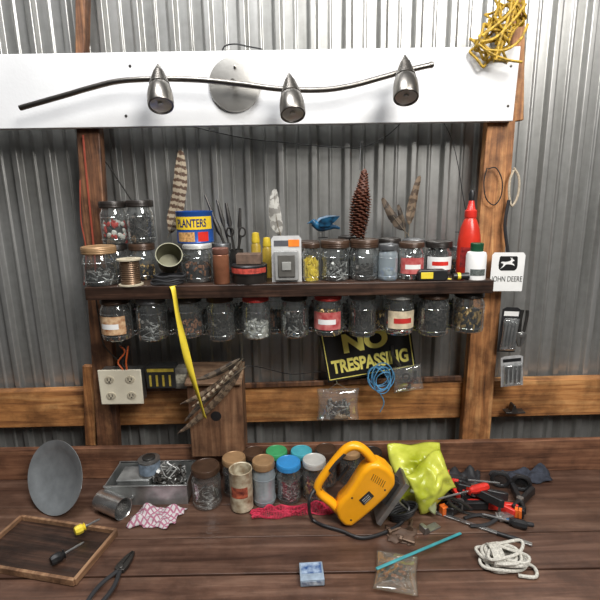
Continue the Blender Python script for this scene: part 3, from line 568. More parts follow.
bm=nb(); box(bm,(0,-.023,.035),(.045,.001,.03)); fin('paper_label',bm,M('faded label',(.4,.38,.3),.7,var=.5,scale=90),c)
# ------------------------------------------------ birdhouse
WBH=wood('birdhouse timber',(.07,.033,.018),(.19,.095,.05),(.32,.18,.10),(25,25,1.5),mot=.65,ms=12)
p0=PY(192,457,.0); p1=PY(245,457,.0); wd=(p1.x-p0.x); zt_=PY(218,374,.0).z; z0=p0.z; hh=zt_-z0
c=root('birdhouse',Vector(((p0.x+p1.x)/2,.0,z0)),'brown wooden birdhouse box hanging on the girt board','birdhouse')
bm=nb()
vf=[(-wd/2,0),(wd/2,0),(wd/2,1),(-wd/2,1)]
A=[bm.verts.new((x_,0,z_*hh*.86)) for x_,z_ in vf]; B=[bm.verts.new((x_,.088,z_*hh*1.0)) for x_,z_ in vf]
bm.faces.new(A); bm.faces.new(B[::-1])
for i in range(4): bm.faces.new((A[i],B[i],B[(i+1)%4],A[(i+1)%4]))
fin('box_body',bm,WBH,c,bevel=.002)
bm=nb(); box(bm,(0,0,0),(wd*1.03,.112,.010),T(0,.037,hh*.957)@RX(17)); fin('roof',bm,wood('birdhouse roof timber',(.09,.05,.03),(.23,.135,.08),(.36,.24,.15),(2,25,25)),c,bevel=.002)
bm=nb(); lathe(bm,[(0,.0006),(.014,.0006),(.017,0)],T(0,-.0002,hh*.5)@RX(90),24); fin('entrance_hole',bm,BLACK,c)
# ------------------------------------------------ pouches
def pouch(w_,h_,b_,seed=0,n=22,wr=.004,fr=22,asym=0.0,rag=0.0):
    bm=nb()
    for side in(-1,1):
        g=[]
        for i in range(n+1):
            row=[]
            for j in range(n+1):
                u=2*i/n-1; v=2*j/n-1; k=(max(0,1-u*u)**.5)*(max(0,1-v*v)**.5); x_=u*w_/2; z_=(v+1)*h_/2
                q=Vector((x_*fr,z_*fr,seed)); cr_=(1-abs(noise.noise(q))*2.4)*wr+(1-abs(noise.noise(q*2.1+Vector((3,1,4))))*2)*wr*.5
                ex=noise.noise(Vector((x_*9,z_*9,seed+7)))
                row.append(bm.verts.new((x_*(1-.08*(1-abs(v)))+rag*noise.noise(Vector((z_*11,seed,1))),side*(b_/2*k+cr_*k)+ex*b_*.4*asym+rag*.6*noise.noise(Vector((x_*8,z_*8,seed))),z_+rag*noise.noise(Vector((x_*12,seed,5))))))
            g.append(row)
        for i in range(n):
            for j in range(n): bm.faces.new((g[i][j],g[i+1][j],g[i+1][j+1],g[i][j+1]))
    bmesh.ops.remove_doubles(bm,verts=bm.verts,dist=.00005)
    return bm
p=PY(338,420,.05); hb=ps(34,p)
c=root('plastic_bag',Vector((p.x,.05,p.z)),'clear plastic bag of metal fittings nailed to the girt','bag')
fin('bag_film',pouch(ps(42,p),hb,.045,3),PLAS,c,ang=180)
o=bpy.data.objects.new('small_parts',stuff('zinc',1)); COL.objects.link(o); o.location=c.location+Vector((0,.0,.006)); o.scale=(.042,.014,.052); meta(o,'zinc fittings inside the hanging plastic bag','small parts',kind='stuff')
bm=nb(); q=c.location; tube(bm,[q+Vector((-.004,.06,hb+.018)),q+Vector((-.004,-.01,hb+.02))],.002,8); tube(bm,[q+Vector((-.03,0,hb-.004)),q+Vector((-.004,0,hb+.018)),q+Vector((.03,0,hb-.004))],.0013,6); fin('hanging_cord',bm,STEEL,c,world=True)
bm=nb(); rnd=random.Random(3)
for k in range(8):
    cc=PY(381+rnd.uniform(-3,3),378+rnd.uniform(-3,3),.05-.006*k); rx=.034*rnd.uniform(.6,1.1); rz=.045*rnd.uniform(.6,1.1); th=rnd.uniform(-.6,.6)
    tube(bm,[cc+Vector((rx*cos(a)*cos(th)-rz*sin(a)*sin(th),.006*sin(2*a+k),rx*cos(a)*sin(th)+rz*sin(a)*cos(th))) for a in[2*pi*j/20 for j in range(20)]],.0019,6,closed=True)
tube(bm,cr([PY(378,390,.03),PY(384,402,.03),PY(380,412,.04)],4),.002,6)
fin('blue_cord_bundle',bm,M('light blue cord',(.08,.27,.48),.5,var=.2),world=True,label='looped bundle of light blue cord on a nail',cat='cord')
p=PY(409,391,.05); c=root('plastic_bag',Vector((p.x,.05,p.z)),'small clear bag of silver keys hanging by the blue cord','bag',rot=(0,radians(-8),0))
hb=ps(27,p); fin('bag_film',pouch(ps(30,p),hb,.025,6),PLAS,c,ang=180)
p=Vector(c.location)+Vector((0,0,hb*.45))
bm=nb(); lathe(bm,[(.008,-.002),(.014,-.002),(.014,.002),(.008,.002),(.008,-.002)],T(p+Vector((-.012,-.004,.01)))@RX(80),16); box(bm,p+Vector((.012,-.004,-.005)),(.03,.003,.012)); box(bm,p+Vector((.0,0,-.016)),(.012,.003,.03)); box(bm,p+Vector((.018,.002,.014)),(.01,.003,.03)); fin('metal_tags',bm,DSTEEL,c,world=True)
bm=nb(); tube(bm,cr([PY(392,346,.07),PY(393,356,.05),PY(400,366,.045)],5),.0055,8); fin('black_hook',bm,DSTEEL,world=True,label='dark iron hook below the sign holding the cord',cat='hook')
# ------------------------------------------------ right side hangings
bm=nb(); rnd=random.Random(12)
for k in range(13):
    t_=k/12; cx=490+24*t_+rnd.uniform(-5,5); cy=48-40*t_+rnd.uniform(-5,5)
    cc=PY(cx,cy,.035-.006*(k%5)); rx=.05*rnd.uniform(.7,1.25); rz=.03*rnd.uniform(.7,1.3); th=rnd.uniform(-.5,1.6); n_=rnd.uniform(0,6)
    tube(bm,[cc+Vector((rx*cos(a)*cos(th)-rz*sin(a)*sin(th)+.008*sin(3*a+n_),.008*sin(2*a+n_),rx*cos(a)*sin(th)+rz*sin(a)*cos(th)+.008*cos(3*a+n_))) for a in[2*pi*j/30 for j in range(30)]],.0036,7,closed=True)
for (q0,q1,q2,q3) in(((480,42),(495,38),(512,22),(526,4)),((482,36),(500,22),(512,10),(520,-4)),((486,50),(505,50),(520,40),(528,24)),((478,44),(492,54),(508,60),(522,62)),((496,60),(500,40),(508,20),(512,0))):
    tube(bm,cr([PY(*q,-.0) for q in(q0,q1,q2,q3)],6),.0036,7)
fin('yellow_rope',bm,M('yellow braided rope',(.48,.30,.025),.6,var=.6,scale=150,bump=.6,bs=250),world=True,label='loose tangle of yellow rope draped over the white board',cat='rope')
wire('lanyard',[(487,168),(484,182),(486,198),(494,205),(501,196),(502,180),(496,168),(488,169)],.055,.0018,BLACK,'thin black lanyard loop hanging on the timber post','lanyard')
bm=nb(); tube(bm,cr([PY(*q,.05) for q in((514,168),(519,178),(518,195),(512,206),(509,195),(510,180),(514,170))],5),.0035,7); fin('rope_loop',bm,M('beige rope',(.45,.38,.28),.8,var=.3,scale=200),world=True,label='beige rope loop hanging on the timber post',cat='rope')
bm=nb(); tube(bm,cr([PY(*q,.05) for q in((509,200),(505,225),(508,252))],5),.005,7); fin('strap',bm,BLK2,world=True,label='black webbing strap hanging above the white tag',cat='strap')
p=PY(507,272,.02); wd=ps(33,p); hh=ps(39,p)
c=root('brand_tag',Vector((p.x,.02,p.z-hh/2)),'white card tag with leaping deer emblem on the post','tag',rot=(0,radians(1.0),0))
bm=nb(); prism(bm,[(-wd/2,0),(wd/2,0),(wd/2,hh*.93),(wd*.44,hh),(-wd*.44,hh),(-wd/2,hh*.93)],0,.0012); fin('tag_card',bm,PAPER,c)
INK=M('black ink',(.006,.006,.006),.5)
s_=wd*.48; zc=.72
sh_=[(-.42,-.45),(.42,-.45),(.56,-.34),(.6,-.1),(.56,.4),(.5,.46),(-.5,.46),(-.56,.4),(-.6,-.1),(-.56,-.34)]
bm=nb(); prism(bm,[(a*s_,hh*zc+b_*s_) for a,b_ in sh_],-.0006,0); em=fin('emblem',bm,INK,c)
deer=[(-.50,.10),(-.38,.15),(-.2,.13),(.0,.16),(.12,.20),(.17,.30),(.10,.42),(.15,.41),(.20,.34),(.22,.43),(.26,.33),(.36,.26),(.40,.20),(.30,.18),(.24,.06),(.38,-.02),(.44,-.16),(.34,-.08),(.16,-.04),(-.02,-.02),(-.16,-.04),(-.30,-.2),(-.5,-.32),(-.34,-.14),(-.32,.02),(-.44,.04)]
bm=nb(); prism(bm,[(a*s_*.95,hh*(zc-.01)+b_*s_*.95) for a,b_ in deer],-.0012,-.0006); fin('deer_silhouette',bm,PAPER,em)
letters('lettering','JOHN DEERE',wd*.94,hh*.18,INK,c,T(0,-.0008,hh*.30),bold=.0)
def pliers(e,L,mh,mj,spread=.25):
    for s_ in(-1,1):
        bm=nb(); tube(bm,cr([(0,0,0),(s_*.006,0,-L*.1),(s_*L*spread*.5,0,-L*.3),(s_*L*spread*.55,0,-L*.5),(s_*L*spread*.42,0,-L*.68)],4),.0055,8,sq=.7); fin('handle',bm,mh,e)
    bm=nb()
    for s_ in(-1,1): prism(bm,[(0,-.012),(s_*.013,-.008),(s_*.015,.004),(s_*.011,L*.2),(s_*.004,L*.32),(s_*.0008,L*.32),(s_*.0008,.01)],-.005,.005)
    lathe(bm,[(0,.0075),(.007,.0075),(.007,-.0075),(0,-.0075)],RX(90),14); fin('jaws',bm,mj,e,bevel=.001)
# packaged hardware on nails
for k,(px,yb,wp,hp,yy,lb) in enumerate(((506,352,18,46,.05,'black and silver carded hardware pack hanging on the post'),(512,386,22,32,.035,'clear bag of black and silver hardware hanging on the post'))):
    p=PY(px,yb,yy); wd_=ps(wp,p); hp_=ps(hp,p); c=root('hardware_pack',Vector((p.x,yy,p.z)),lb,'package',rot=(0,radians(3-8*k),0))
    bm=nb(); prism(bm,[(-wd_/2,0),(wd_/2,0),(wd_/2,hp_*.95),(wd_*.3,hp_),(-wd_*.3,hp_),(-wd_/2,hp_*.95)],.0,.0014); fin('backing_card',bm,M('dark pack card',(.02,.02,.022),.45,var=.4) if k==0 else M('pale pack card',(.4,.4,.4),.5,var=.3,scale=60),c)
    bm=nb(); box(bm,(0,-.0006,hp_*.86),(wd_*.8,.001,hp_*.1)); fin('printed_band',bm,PAPER if k==0 else BLACK,c)
    bm=nb()
    for j in range(4):
        x_=-wd_*.28+j*wd_*.19; tube(bm,[(x_,-.006,hp_*(.12+.03*(j%2))),(x_+.002,-.006,hp_*(.66-.05*(j%3)))],[.0028,.0036],7); box(bm,(x_+.002,-.006,hp_*.64),(.008,.006,.007))
    fin('hardware_pieces',bm,STEEL if k==0 else DSTEEL,c)
    bm=pouch(wd_*.9,hp_*.72,.018,4+k,14,.0015,40); bm.transform(T(0,-.008,hp_*.05)); fin('blister',bm,PLAS,c,ang=180)
e=root('pliers',PY(521,335,.05),'slim grey pliers hanging beside the post','pliers',rot=(0,radians(184),0)); pliers(e,.12,DSTEEL,STEEL,.14)
c=root('ledge_clamp',PY(513,412,.08),'dark metal bracket resting on the girt beside the post','bracket')
bm=nb(); prism(bm,[(-.03,0),(.035,0),(.035,.006),(.01,.006),(.0,.03),(-.006,.03),(-.012,.006),(-.03,.006)],-.015,.015); fin('bracket_body',bm,DSTEEL,c,bevel=.001)
# ------------------------------------------------ on the bench: open steel tray
x0=BZ(113,495).x; wd=BZ(190,499).x-x0; yf=-.105
zt_=PY(150,481,yf+.02).z; hh=zt_-ZB
SCF=M('scuffed bright steel',(.42,.43,.42),.3,.75,var=.45,scale=18)
c=root('steel_tray',Vector((x0+wd/2,yf+.065,ZB)),'worn shiny steel tray of loose parts on the workbench','tray')
bm=nb(); box(bm,(0,0,.003),(wd,.13,.006))
for s_ in(-1,1): box(bm,(0,s_*.064,hh*.5),(wd,.003,hh)); box(bm,(s_*(wd/2-.0015),0,hh*.5),(.003,.127,hh)); box(bm,(0,s_*.066,hh-.002),(wd*1.02,.007,.004))
fin('tray_shell',bm,SCF,c,bevel=.0008)
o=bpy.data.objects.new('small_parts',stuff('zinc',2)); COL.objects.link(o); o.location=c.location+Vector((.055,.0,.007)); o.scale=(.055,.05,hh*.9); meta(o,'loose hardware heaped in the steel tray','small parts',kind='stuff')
c2=root('tool_case',c.location+Vector((-.055,.015,.007)),'small scuffed steel case standing in the tray','case')
bm=nb(); box(bm,(0,0,.022),(.10,.075,.044)); fin('case_body',bm,M('scuffed grey steel',(.25,.26,.255),.42,.5,var=.5,scale=18),c2,bevel=.003)
bm=nb(); box(bm,(0,0,.047),(.103,.078,.007)); fin('lid',bm,M('scuffed pale steel',(.36,.37,.36),.4,.5,var=.5,scale=18),c2,bevel=.002)
p=PY(149,466,-.03); r=ps(10.5,p); h=.058
c=root('paint_tin',Vector((p.x,c2.location.y,c2.location.z+.0515)),'small round tin with blue label standing on the steel case','tin')
bm=nb(); lathe(bm,[(0,0),(r,0),(r*1.03,.002),(r,.004),(r,h*.84),(r*1.03,h*.86),(r*.9,h*.88),(0,h*.88)],I4,24); fin('tin_body',bm,STEEL,c)
bm=nb(); lathe(bm,[(r*1.01,h*.12),(r*1.01,h*.76)],I4,24); fin('paper_label',bm,M('blue grey label',(.19,.24,.30),.6,var=.4,scale=60),c)
bm=nb(); lathe(bm,[(r*.6,h*.88),(r*.6,h*.97),(r*.5,h),(0,h)],I4,20); fin('cap',bm,DSTEEL,c)
p=BZ(112,515); r=.031
c=root('metal_mug',Vector((p.x,p.y+.008,ZB+r)),'shiny steel mug lying on its side on the workbench','mug',rot=(radians(90),0,radians(62)))
bm=nb(); lathe(bm,[(0,-.05),(r*.95,-.05),(r,-.045),(r,.045),(r*1.03,.048),(r*.97,.046),(r*.93,-.042),(0,-.042)],I4,30); fin('mug_body',bm,M('bright steel',(.6,.6,.59),.25,.9),c)
bm=nb(); tube(bm,cr([(r,0,.03),(r*1.7,0,.03),(r*1.8,0,0),(r*1.7,0,-.03),(r,0,-.03)],4),.003,6); fin('handle',bm,STEEL,c)
p=BZ(58,512); r=ps(36,p)
c=root('metal_plate',Vector((p.x,p.y+.03,ZB+r*.93)),'dull grey metal plate leaning upright on the workbench','plate',rot=(radians(70),0,radians(-22)))
bm=nb(); lathe(bm,[(0,.0),(r*.7,.0),(r*.78,.006),(r*.98,.012),(r,.014),(r,.016),(r*.76,.009),(r*.68,.003),(0,.003)],I4,40); fin('plate_body',bm,M('dull aluminium',(.30,.32,.33),.4,.5,var=.15),c)
def cloth(name,pts,mat,label,cat,hgt=.012,freq=28,seed=0,n=26,base=0.0,net=False):
    P=[BZ(*q) for q in pts]; bm=nb(); g=[]
    for i in range(n+1):
        row=[]
        for j in range(n+1):
            u=i/n; v=j/n; q=(P[0]*(1-u)+P[1]*u)*(1-v)+(P[3]*(1-u)+P[2]*u)*v
            w_=noise.noise(Vector((u*5,v*5,seed)))*.012; q=q+Vector((w_,noise.noise(Vector((v*5,u*5,seed+9)))*.01,0))
            zz=hgt*(.25+abs(noise.noise(q*freq+Vector((seed,0,0))))*2.2)*(.4+min(1,6*min(u,1-u,v,1-v)))
            q.z=ZB+base+.001+zz; row.append(bm.verts.new(q))
        g.append(row)
    for i in range(n):
        for j in range(n): bm.faces.new((g[i][j],g[i+1][j],g[i+1][j+1],g[i][j+1]))
    o=fin(name,bm,mat,world=True,label=label,cat=cat,ang=180)
    if net: s=o.modifiers.new('net','WIREFRAME'); s.thickness=.0016; s.use_replace=True
    else: s=o.modifiers.new('s','SOLIDIFY'); s.thickness=.0015
    return o
def plaid():
    m,nt,b=base('red check cloth'); mp=mapn(nt,(1,1,1),(0,0,.5)); outs=[]
    for ax in('X','Y'):
        w_=nt.nodes.new('ShaderNodeTexWave'); w_.bands_direction=ax; w_.inputs['Scale'].default_value=24; nt.links.new(mp.outputs[0],w_.inputs[0])
        r=nt.nodes.new('ShaderNodeMath'); r.operation='GREATER_THAN'; r.inputs[1].default_value=.78; nt.links.new(w_.outputs['Fac'],r.inputs[0]); outs.append(r)
    a=nt.nodes.new('ShaderNodeMath'); a.operation='ADD'; a.use_clamp=True; nt.links.new(outs[0].outputs[0],a.inputs[0]); nt.links.new(outs[1].outputs[0],a.inputs[1])
    mx=nt.nodes.new('ShaderNodeMix'); mx.data_type='RGBA'; mx.inputs[6].default_value=(.5,.47,.47,1); mx.inputs[7].default_value=(.34,.13,.19,1); nt.links.new(a.outputs[0],mx.inputs[0]); nt.links.new(mx.outputs[2],b.inputs['Base Color']); b.inputs['Roughness'].default_value=.9; return m
cloth('checked_rag',[(142,508),(188,509),(168,529),(126,528)],plaid(),'white rag with red check crumpled on the workbench','rag',.014,30,1)
NET=M('magenta red net',(.5,.02,.06),.6,var=.3,scale=120)
cloth('red_mesh_cloth',[(250,511),(334,503),(334,514),(252,521)],NET,'crumpled red mesh net under the jars','net',.011,30,4,30,net=True)
p=BZ(241,515); r=ps(11.5,p); yc=p.y+r; h=PY(241,463,yc+r*.8).z-ZB
c=root('drink_can',Vector((p.x,yc,ZB)),'cream and brown tin can with open rim and red label','can')
bm=nb(); lathe(bm,[(0,0),(r*.85,0),(r,.006),(r,h-.006),(r*1.03,h-.002),(r*1.0,h),(r*.93,h-.002),(r*.92,h*.1),(0,h*.09)],I4,28); fin('can_body',bm,M('cream pattern',(.30,.18,.09),.4,.1,var=.3,scale=38,c2=(.66,.60,.44)),c)
bm=nb(); lathe(bm,[(r*1.01,h*.40),(r*1.01,h*.66)],I4,20,a0=radians(-140),a1=radians(-50)); fin('printed_band',bm,M('dark red print',(.18,.03,.025),.5,var=.5,scale=70,c2=(.5,.12,.06)),c)
# jigsaw
by=BZ(362,531).y+.01
def J(px,py,y=by): return PY(px,py,y)
c=root('jigsaw',Vector((J(360,520).x,by+.03,ZB)),'orange-yellow electric jigsaw standing tilted on the workbench','power tool')
def pp(pts): return [(J(a,b).x,J(a,b).z) for a,b in pts]
bodyo=[(336,511),(340,503),(348,495),(355,484),(362,473),(370,466),(379,464),(388,469),(395,477),(396,486),(387,498),(373,511),(361,521),(352,528),(344,527),(338,520)]
bm=nb(); prism(bm,pp(bodyo),by,by+.058); o=fin('motor_housing',bm,YEL,c,world=True,bevel=.014); o.modifiers['bevel'].segments=6
bm=nb(); P=[J(a,b,by+.028) for a,b in((341,512),(331,502),(320,493),(318,485),(326,472),(337,458),(347,448),(357,446),(367,453),(378,468))]
PP=cr(P,6); tube(bm,PP,[.0108+.0025*abs(i-27)/27 for i in range(len(PP))],14,sq=1.3); fin('handle',bm,YEL,c,world=True)
bm=nb(); tube(bm,cr([J(330,471,by+.015),J(337,462,by+.015),J(345,454,by+.015)],5),[.005]*11,8); fin('grip_inlay',bm,BLK2,c,world=True)
bm=nb(); prism(bm,pp([(359,500),(369,491),(374,496),(364,505)]),by-.0015,by+.001); pl=fin('rating_plate',bm,BLACK,c,world=True)
bm=nb()
for k in range(3):
    a0=J(362+k*1.3,500.5+k*1.3); a1=J(368.5+k*1.2,494.5+k*1.3); tube(bm,[Vector((a0.x,by-.0018,a0.z)),Vector((a1.x,by-.0018,a1.z))],.0004,4)
fin('printed_lines',bm,PAPER,pl,world=True)
bm=nb()
for k in range(7):
    a0=J(374+k*1.9,474+k*1.2); a1=J(371+k*1.9,480+k*1.2); tube(bm,[Vector((a0.x,by-.0002,a0.z)),Vector((a1.x,by-.0002,a1.z))],.0009,5)
fin('vent_slots',bm,BLACK,c,world=True)
for (a,b) in((352,498),(385,490),(351,520)):
    bm=nb(); lathe(bm,[(0,.001),(.0028,.001),(.0032,0)],T(J(a,b,by+.0005))@RX(90),10); fin('screw',bm,BLACK,c,world=True)
bm=nb(); tube(bm,[J(338,480,by+.024),J(349,466,by+.024)],.006,8); fin('trigger',bm,BLACK,c,world=True)
bm=nb(); prism(bm,pp([(405,481),(409,484),(380,524),(376,521)]),by-.010,by+.068); fin('base_shoe',bm,STEEL,c,world=True,bevel=.001)
bm=nb(); prism(bm,pp([(395,482),(402,487),(386,508),(379,503)]),by+.010,by+.045); fin('blade_clamp',bm,DSTEEL,c,world=True,bevel=.002)
bm=nb(); tube(bm,[J(397,500,by+.02),J(412,514,by+.02)],[.003,.0015],6); fin('blade',bm,STEEL,c,world=True)
bm=nb(); cp=[J(316,488,by+.025),J(311,495,by+.01),J(309,506,by-.0),BZ(312,519,.01),BZ(325,526,.006)]
tube(bm,cr(cp+[BZ(342,531,.006),BZ(362,538,.006),BZ(386,532,.006),BZ(402,522,.008),BZ(409,508,.03),BZ(402,500,.05)],6),.0048,8); fin('power_cord',bm,BLACK,c,world=True)
bm=nb(); tube(bm,[J(320,487,by+.026),J(313,492,by+.02)],[.010,.007],10); fin('cord_guard',bm,BLACK,c,world=True)
bm=nb()
for k in range(4):
    cc=BZ(402,520); tube(bm,[cc+Vector(((.032+.003*k)*cos(a),(.018+.002*k)*sin(a),.016+.007*k+.012*cos(a))) for a in[2*pi*j/20 for j in range(20)]],.0042,7,closed=True)
fin('cable_coil',bm,BLACK,world=True,label='black power cable coiled beside the jigsaw',cat='cable')
# lime bag
p=BZ(424,512)
lime=M('lime plastic film',(.44,.50,.01),.22,var=.25,scale=12,c2=(.74,.77,.12),bump=.3,bs=25,alpha=.84)
c=root('lime_bag',Vector((p.x,p.y+.035,ZB+.004)),'crumpled bright lime yellow plastic packet on the workbench','bag',rot=(radians(-40),radians(6),radians(8)))
o=fin('bag_film',pouch(.165,.175,.07,2,36,.017,16,.9,.04),lime,c,ang=180)
bm=pouch(.13,.12,.04,8,28,.014,19,1.0,.04); bm.transform(T(.035,-.05,.0)@RX(14)@RY(-24)); fin('folded_flap',bm,lime,c,ang=180)
bm=pouch(.09,.08,.03,12,22,.010,22,1.0,.03); bm.transform(T(-.02,-.06,.0)@RY(30)); fin('clear_sleeve',bm,glassm('pale film',tint=(.85,.88,.7),base_mix=.35,bc=(.6,.65,.4),rough=.15),c,ang=180)
bm=nb(); box(bm,(.02,-.068,.09),(.06,.003,.022),RY(15)); fin('printed_band',bm,RED,c,bevel=.001)
# right clutter
def clamp(px,py,h,rot,mat,tip,label,sc=1.0):
    e=root('spring_clamp',BZ(px,py,h),label,'clamp',rot=tuple(radians(a) for a in rot),group='spring clamps'); e.scale=(sc,sc,sc)
    for s_ in(-1,1):
        bm=nb(); prism(bm,[(0,-.006),(.06,s_*.022-.006),(.068,s_*.022),(.06,s_*.022+.007),(0,.007),(-.03,s_*.012+.004),(-.045,s_*.002+.003),(-.045,s_*.002-.003),(-.03,s_*.012-.004)],-.009,.009); fin('jaw_arm',bm,mat,e,bevel=.002)
        bm=nb(); box(bm,(-.043,0,s_*.004),(.014,.02,.007)); fin('jaw_pad',bm,tip,e,bevel=.001)
    bm=nb(); lathe(bm,[(0,-.012),(.008,-.012),(.008,.012),(0,.012)],RX(90),14); fin('spring',bm,STEEL,e)
OR=M('orange plastic',(.8,.16,.02),.4)
clamp(460,505,.016,(90,0,20),BLACK,OR,'large black spring clamp with orange pads',1.35)
clamp(474,490,.045,(78,0,-35),BLACK,RED,'large black spring clamp lying over another clamp',1.35)
clamp(500,506,.016,(90,0,150),RED,BLACK,'large red spring clamp with black pads',1.3)
clamp(453,487,.035,(82,0,110),RED,BLACK,'red spring clamp leaning on the lime packet',1.1)
clamp(520,502,.018,(86,0,60),BLACK,OR,'black spring clamp beside the goggles',1.25)
def screwdriver(a,b,h,mat,label,h2=None):
    P0=BZ(*a,h); P1=BZ(*b,h if h2 is None else h2); d=(P1-P0); e=root('screwdriver',P0,label,'screwdriver',rot=d.to_track_quat('Z','Y').to_euler()); L=d.length
    bm=nb(); lathe(bm,[(0,0),(.010,.002),(.013,.01),(.0125,L*.3),(.008,L*.36),(.012,L*.4),(0,L*.41)],I4,8); fin('handle',bm,mat,e)
    bm=nb(); tube(bm,[(0,0,L*.4),(0,0,L*.93),(0,0,L)],[.003,.003,.0015],8); fin('shaft',bm,STEEL,e)
screwdriver((488,486),(438,499),.06,RED,'screwdriver with red handle lying over the clamps')
screwdriver((528,526),(482,514),.013,BLACK,'screwdriver with black handle on the workbench')
screwdriver((446,478),(500,483),.05,BLACK,'screwdriver with black handle behind the clamps')
for (a,b,wd_,m_,l,h_) in(((432,512),(532,546),.012,STEEL,'long flat steel bar lying across the workbench',.004),((440,508),(524,526),.010,DSTEEL,'narrow dark steel bar beside the clamps',.003)):
    A_=BZ(*a); B_=BZ(*b); d=B_-A_; bm=nb(); box(bm,(d.length/2,0,h_),(d.length,wd_,h_*1.2)); lathe(bm,[(0,h_*1.9),(.003,h_*1.9),(.003,0)],T(.012,0,0),12)
    fin('steel_bar',bm,m_,loc=A_,rot=(0,0,atan2(d.y,d.x)),bevel=.001,label=l,cat='bar')
c=root('safety_goggles',BZ(510,489),'black safety goggles with strap on the workbench','goggles',rot=(0,0,radians(-20)))
c.scale=(1.15,1.15,1.15)
bm=nb()
for s_ in(-1,1): tube(bm,[(s_*.026+.022*cos(a),.0,.024+.019*sin(a)) for a in[2*pi*j/18 for j in range(18)]],.0055,8,closed=True)
tube(bm,[(-.005,0,.026),(.005,0,.026)],.005,8); fin('frame',bm,BLACK,c)
for s_ in(-1,1):
    bm=nb(); lathe(bm,[(0,.001),(.02,.001),(.02,-.001),(0,-.001)],T(s_*.026,0,.024)@RX(90),20); fin('lens',bm,glassm('smoked lens',tint=(.15,.16,.17),base_mix=.1,bc=(.1,.1,.1)),c)
bm=nb(); tube(bm,cr([(-.046,0,.024),(-.045,.035,.02),(0,.055,.012),(.045,.035,.02),(.046,0,.024)],6),.006,8,sq=.4); fin('strap',bm,BLK2,c)
e=root('pliers',BZ(500,517,.008),'large dark cutters with black grips beside the steel bar','pliers',rot=(radians(90),0,radians(100))); pliers(e,.15,BLK2,STEEL)
e=root('pliers',BZ(447,497,.04),'pliers with black grips leaning on the lime packet','pliers',rot=(radians(100),0,radians(200))); pliers(e,.13,BLACK,DSTEEL)
for k,(a,b,m_,cn) in enumerate((((497,533),(522,541),BLACK,'black'),((505,520),(534,525),BLUEL,'blue'))):
    P0=BZ(*a,.006); P1=BZ(*b,.006); d=P1-P0; L=d.length; e=root('marker_pen',P0,f'{cn} marker pen lying among tools on the workbench','pen',rot=d.to_track_quat('Z','Y').to_euler())
    bm=nb(); lathe(bm,[(0,0),(.0055,0),(.0055,L*.6),(0,L*.6)],I4,12); fin('barrel',bm,m_,e)
    bm=nb(); lathe(bm,[(.0062,L*.58),(.0062,L*.95),(.004,L),(0,L)],I4,12); fin('cap',bm,BLK2,e)
cloth('black_pouch',[(442,476),(480,474),(480,494),(442,496)],BLK2,'crumpled black fabric tool pouch on the workbench','pouch',.022,22,3,20)
cloth('dark_cloth',[(490,474),(548,471),(552,484),(496,485)],M('dark denim cloth',(.03,.035,.05),.9,var=.4,scale=80),'dark folded cloth against the bench upstand','cloth',.022,18,6,20)
c=root('metal_bracket',BZ(430,529),'small grey steel bracket beside the lime packet','bracket',rot=(0,0,.5)); bm=nb(); prism(bm,[(-.03,0),(.03,0),(.03,.004),(-.01,.004),(-.018,.02),(-.03,.02)],-.012,.012); fin('bracket_body',bm,STEEL,c,bevel=.001)
bm=nb(); rnd=random.Random(21); cc=BZ(502,563)
for k in range(9):
    rx=.055*rnd.uniform(.7,1.15); ry=.03*rnd.uniform(.6,1.2); th=rnd.uniform(-.45,.5); o_=Vector((rnd.uniform(-.011,.011),rnd.uniform(-.009,.009),.006+.0036*k))
    tube(bm,[cc+o_+Vector((rx*cos(a)*cos(th)-ry*sin(a)*sin(th),rx*cos(a)*sin(th)+ry*sin(a)*cos(th),.003*sin(3*a+k))) for a in[2*pi*j/26 for j in range(26)]],.0042,7,closed=True)
for k in range(4): tube(bm,[cc+Vector((-.03+k*.007,.026*sin(a)*1.15,.024+.02*cos(a))) for a in[2*pi*j/14 for j in range(14)]],.0042,6,closed=True)
tube(bm,cr([cc+Vector(v) for v in((.04,.0,.008),(.07,-.02,.005),(.06,-.05,.005),(.02,-.045,.005))],5),.0042,7)
fin('white_rope',bm,M('white cotton rope',(.56,.54,.48),.85,var=.3,scale=200,bump=.9,bs=300),world=True,label='coiled hank of white cotton rope on the workbench',cat='rope')
A_=BZ(376,579); B_=BZ(461,534); d=B_-A_; bm=nb(); box(bm,(d.length/2,0,.003),(d.length,.008,.004)); fin('turquoise_strip',bm,M('turquoise plastic',(.05,.28,.31),.4),loc=A_+Vector((0,0,.026)),rot=(0,radians(5),atan2(d.y,d.x)),bevel=.0015,label='thin turquoise plastic strip lying over a small bag',cat='strip')
p=BZ(395,597)
c=root('small_parts_bag',Vector((p.x,p.y,ZB+.012)),'small clear plastic bag of brown metal bits','bag',rot=(radians(-90),0,radians(-14)))
fin('bag_film',pouch(.105,.125,.018,8,24,.003,24),glassm('brownish bag film',tint=(.93,.9,.86),f=.5,rough=.12,base_mix=.08,bc=(.6,.55,.45),hi=.5,bump=.15),c,ang=180)
q=BZ(394,574)
o=bpy.data.objects.new('small_parts',stuff('rust',0)); COL.objects.link(o); o.location=q+Vector((0,0,.004)); o.scale=(.034,.028,.012); meta(o,'rusty metal bits inside the small bag on the bench','small parts',kind='stuff')
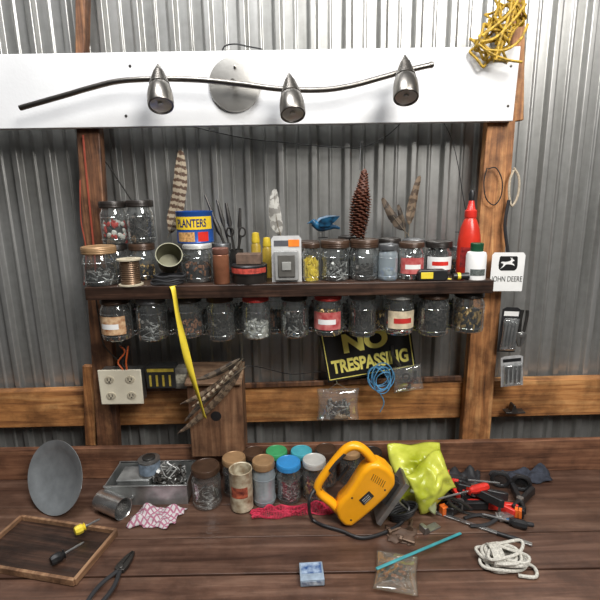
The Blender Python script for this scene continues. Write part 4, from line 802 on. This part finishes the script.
for k,(px,py,rt) in enumerate(((388,535,.4),(400,541,-.5),(410,532,1.2))):
    bm=nb(); lathe(bm,[(0,0),(.009,0),(.009,.007),(.004,.007),(.004,.04),(0,.041)],RY(90),6); fin('hex_bolt',bm,M('rusty bolt',(.14,.09,.06),.5,.6,var=.5),loc=BZ(px,py)+Vector((0,0,.009)),rot=(0,0,rt),label='rusty hex bolt lying on the workbench',cat='bolt',group='rusty bolts on the workbench')
c=root('matchbox',BZ(312,587)+Vector((0,.03,0)),'small blue and white carton lying on the workbench','box',rot=(0,0,radians(3)))
bm=nb(); box(bm,(0,0,.009),(.058,.056,.018)); fin('carton_body',bm,M('pale blue carton',(.27,.34,.42),.5,var=.3,scale=50),c,bevel=.001)
bm=nb(); box(bm,(0,.008,.0184),(.05,.032,.0008)); fin('printed_band',bm,M('blue print',(.03,.12,.38),.4,var=.5,scale=60,c2=(.4,.5,.62)),c)
bm=nb(); box(bm,(0,-.0285,.009),(.05,.001,.01)); fin('printed_band',bm,M('blue print b',(.05,.12,.32),.4,var=.6,scale=90,c2=(.5,.55,.6)),c)
A_=BZ(121,568,.008); e=root('pliers',A_,'black slip-joint pliers lying on the workbench','pliers',rot=(radians(-90),0,radians(-14))); pliers(e,.17,BLK2,DSTEEL,.2)
A_=BZ(46,550); tw,td=.31,.175
c=root('wooden_tray',Vector((A_.x,A_.y,ZB)),'shallow wooden frame tray with worn pale edges','tray',rot=(0,0,radians(-12)))
TRW=wood('tray timber',(.10,.05,.025),(.24,.13,.07),(.4,.25,.14),(20,2,20))
bm=nb(); box(bm,(0,0,.003),(tw,td,.005)); fin('tray_base',bm,WS,c)
bm=nb()
for s_ in(-1,1): box(bm,(s_*tw/2,0,.009),(.009,td,.018)); box(bm,(0,s_*td/2,.009),(tw,.009,.018))
fin('tray_rim',bm,TRW,c,bevel=.0015)
screwdriver((74,532),(100,519),.03,YTAPE,'screwdriver with yellow handle lying over the tray')
screwdriver((50,562),(84,542),.02,BLACK,'screwdriver with black handle lying in the tray')
cloth('brown_leather_scrap',[(385,527),(418,530),(412,546),(388,542)],M('brown leather',(.10,.06,.04),.7,var=.3),'scrap of brown leather on the workbench','leather',.006,24,7,12)
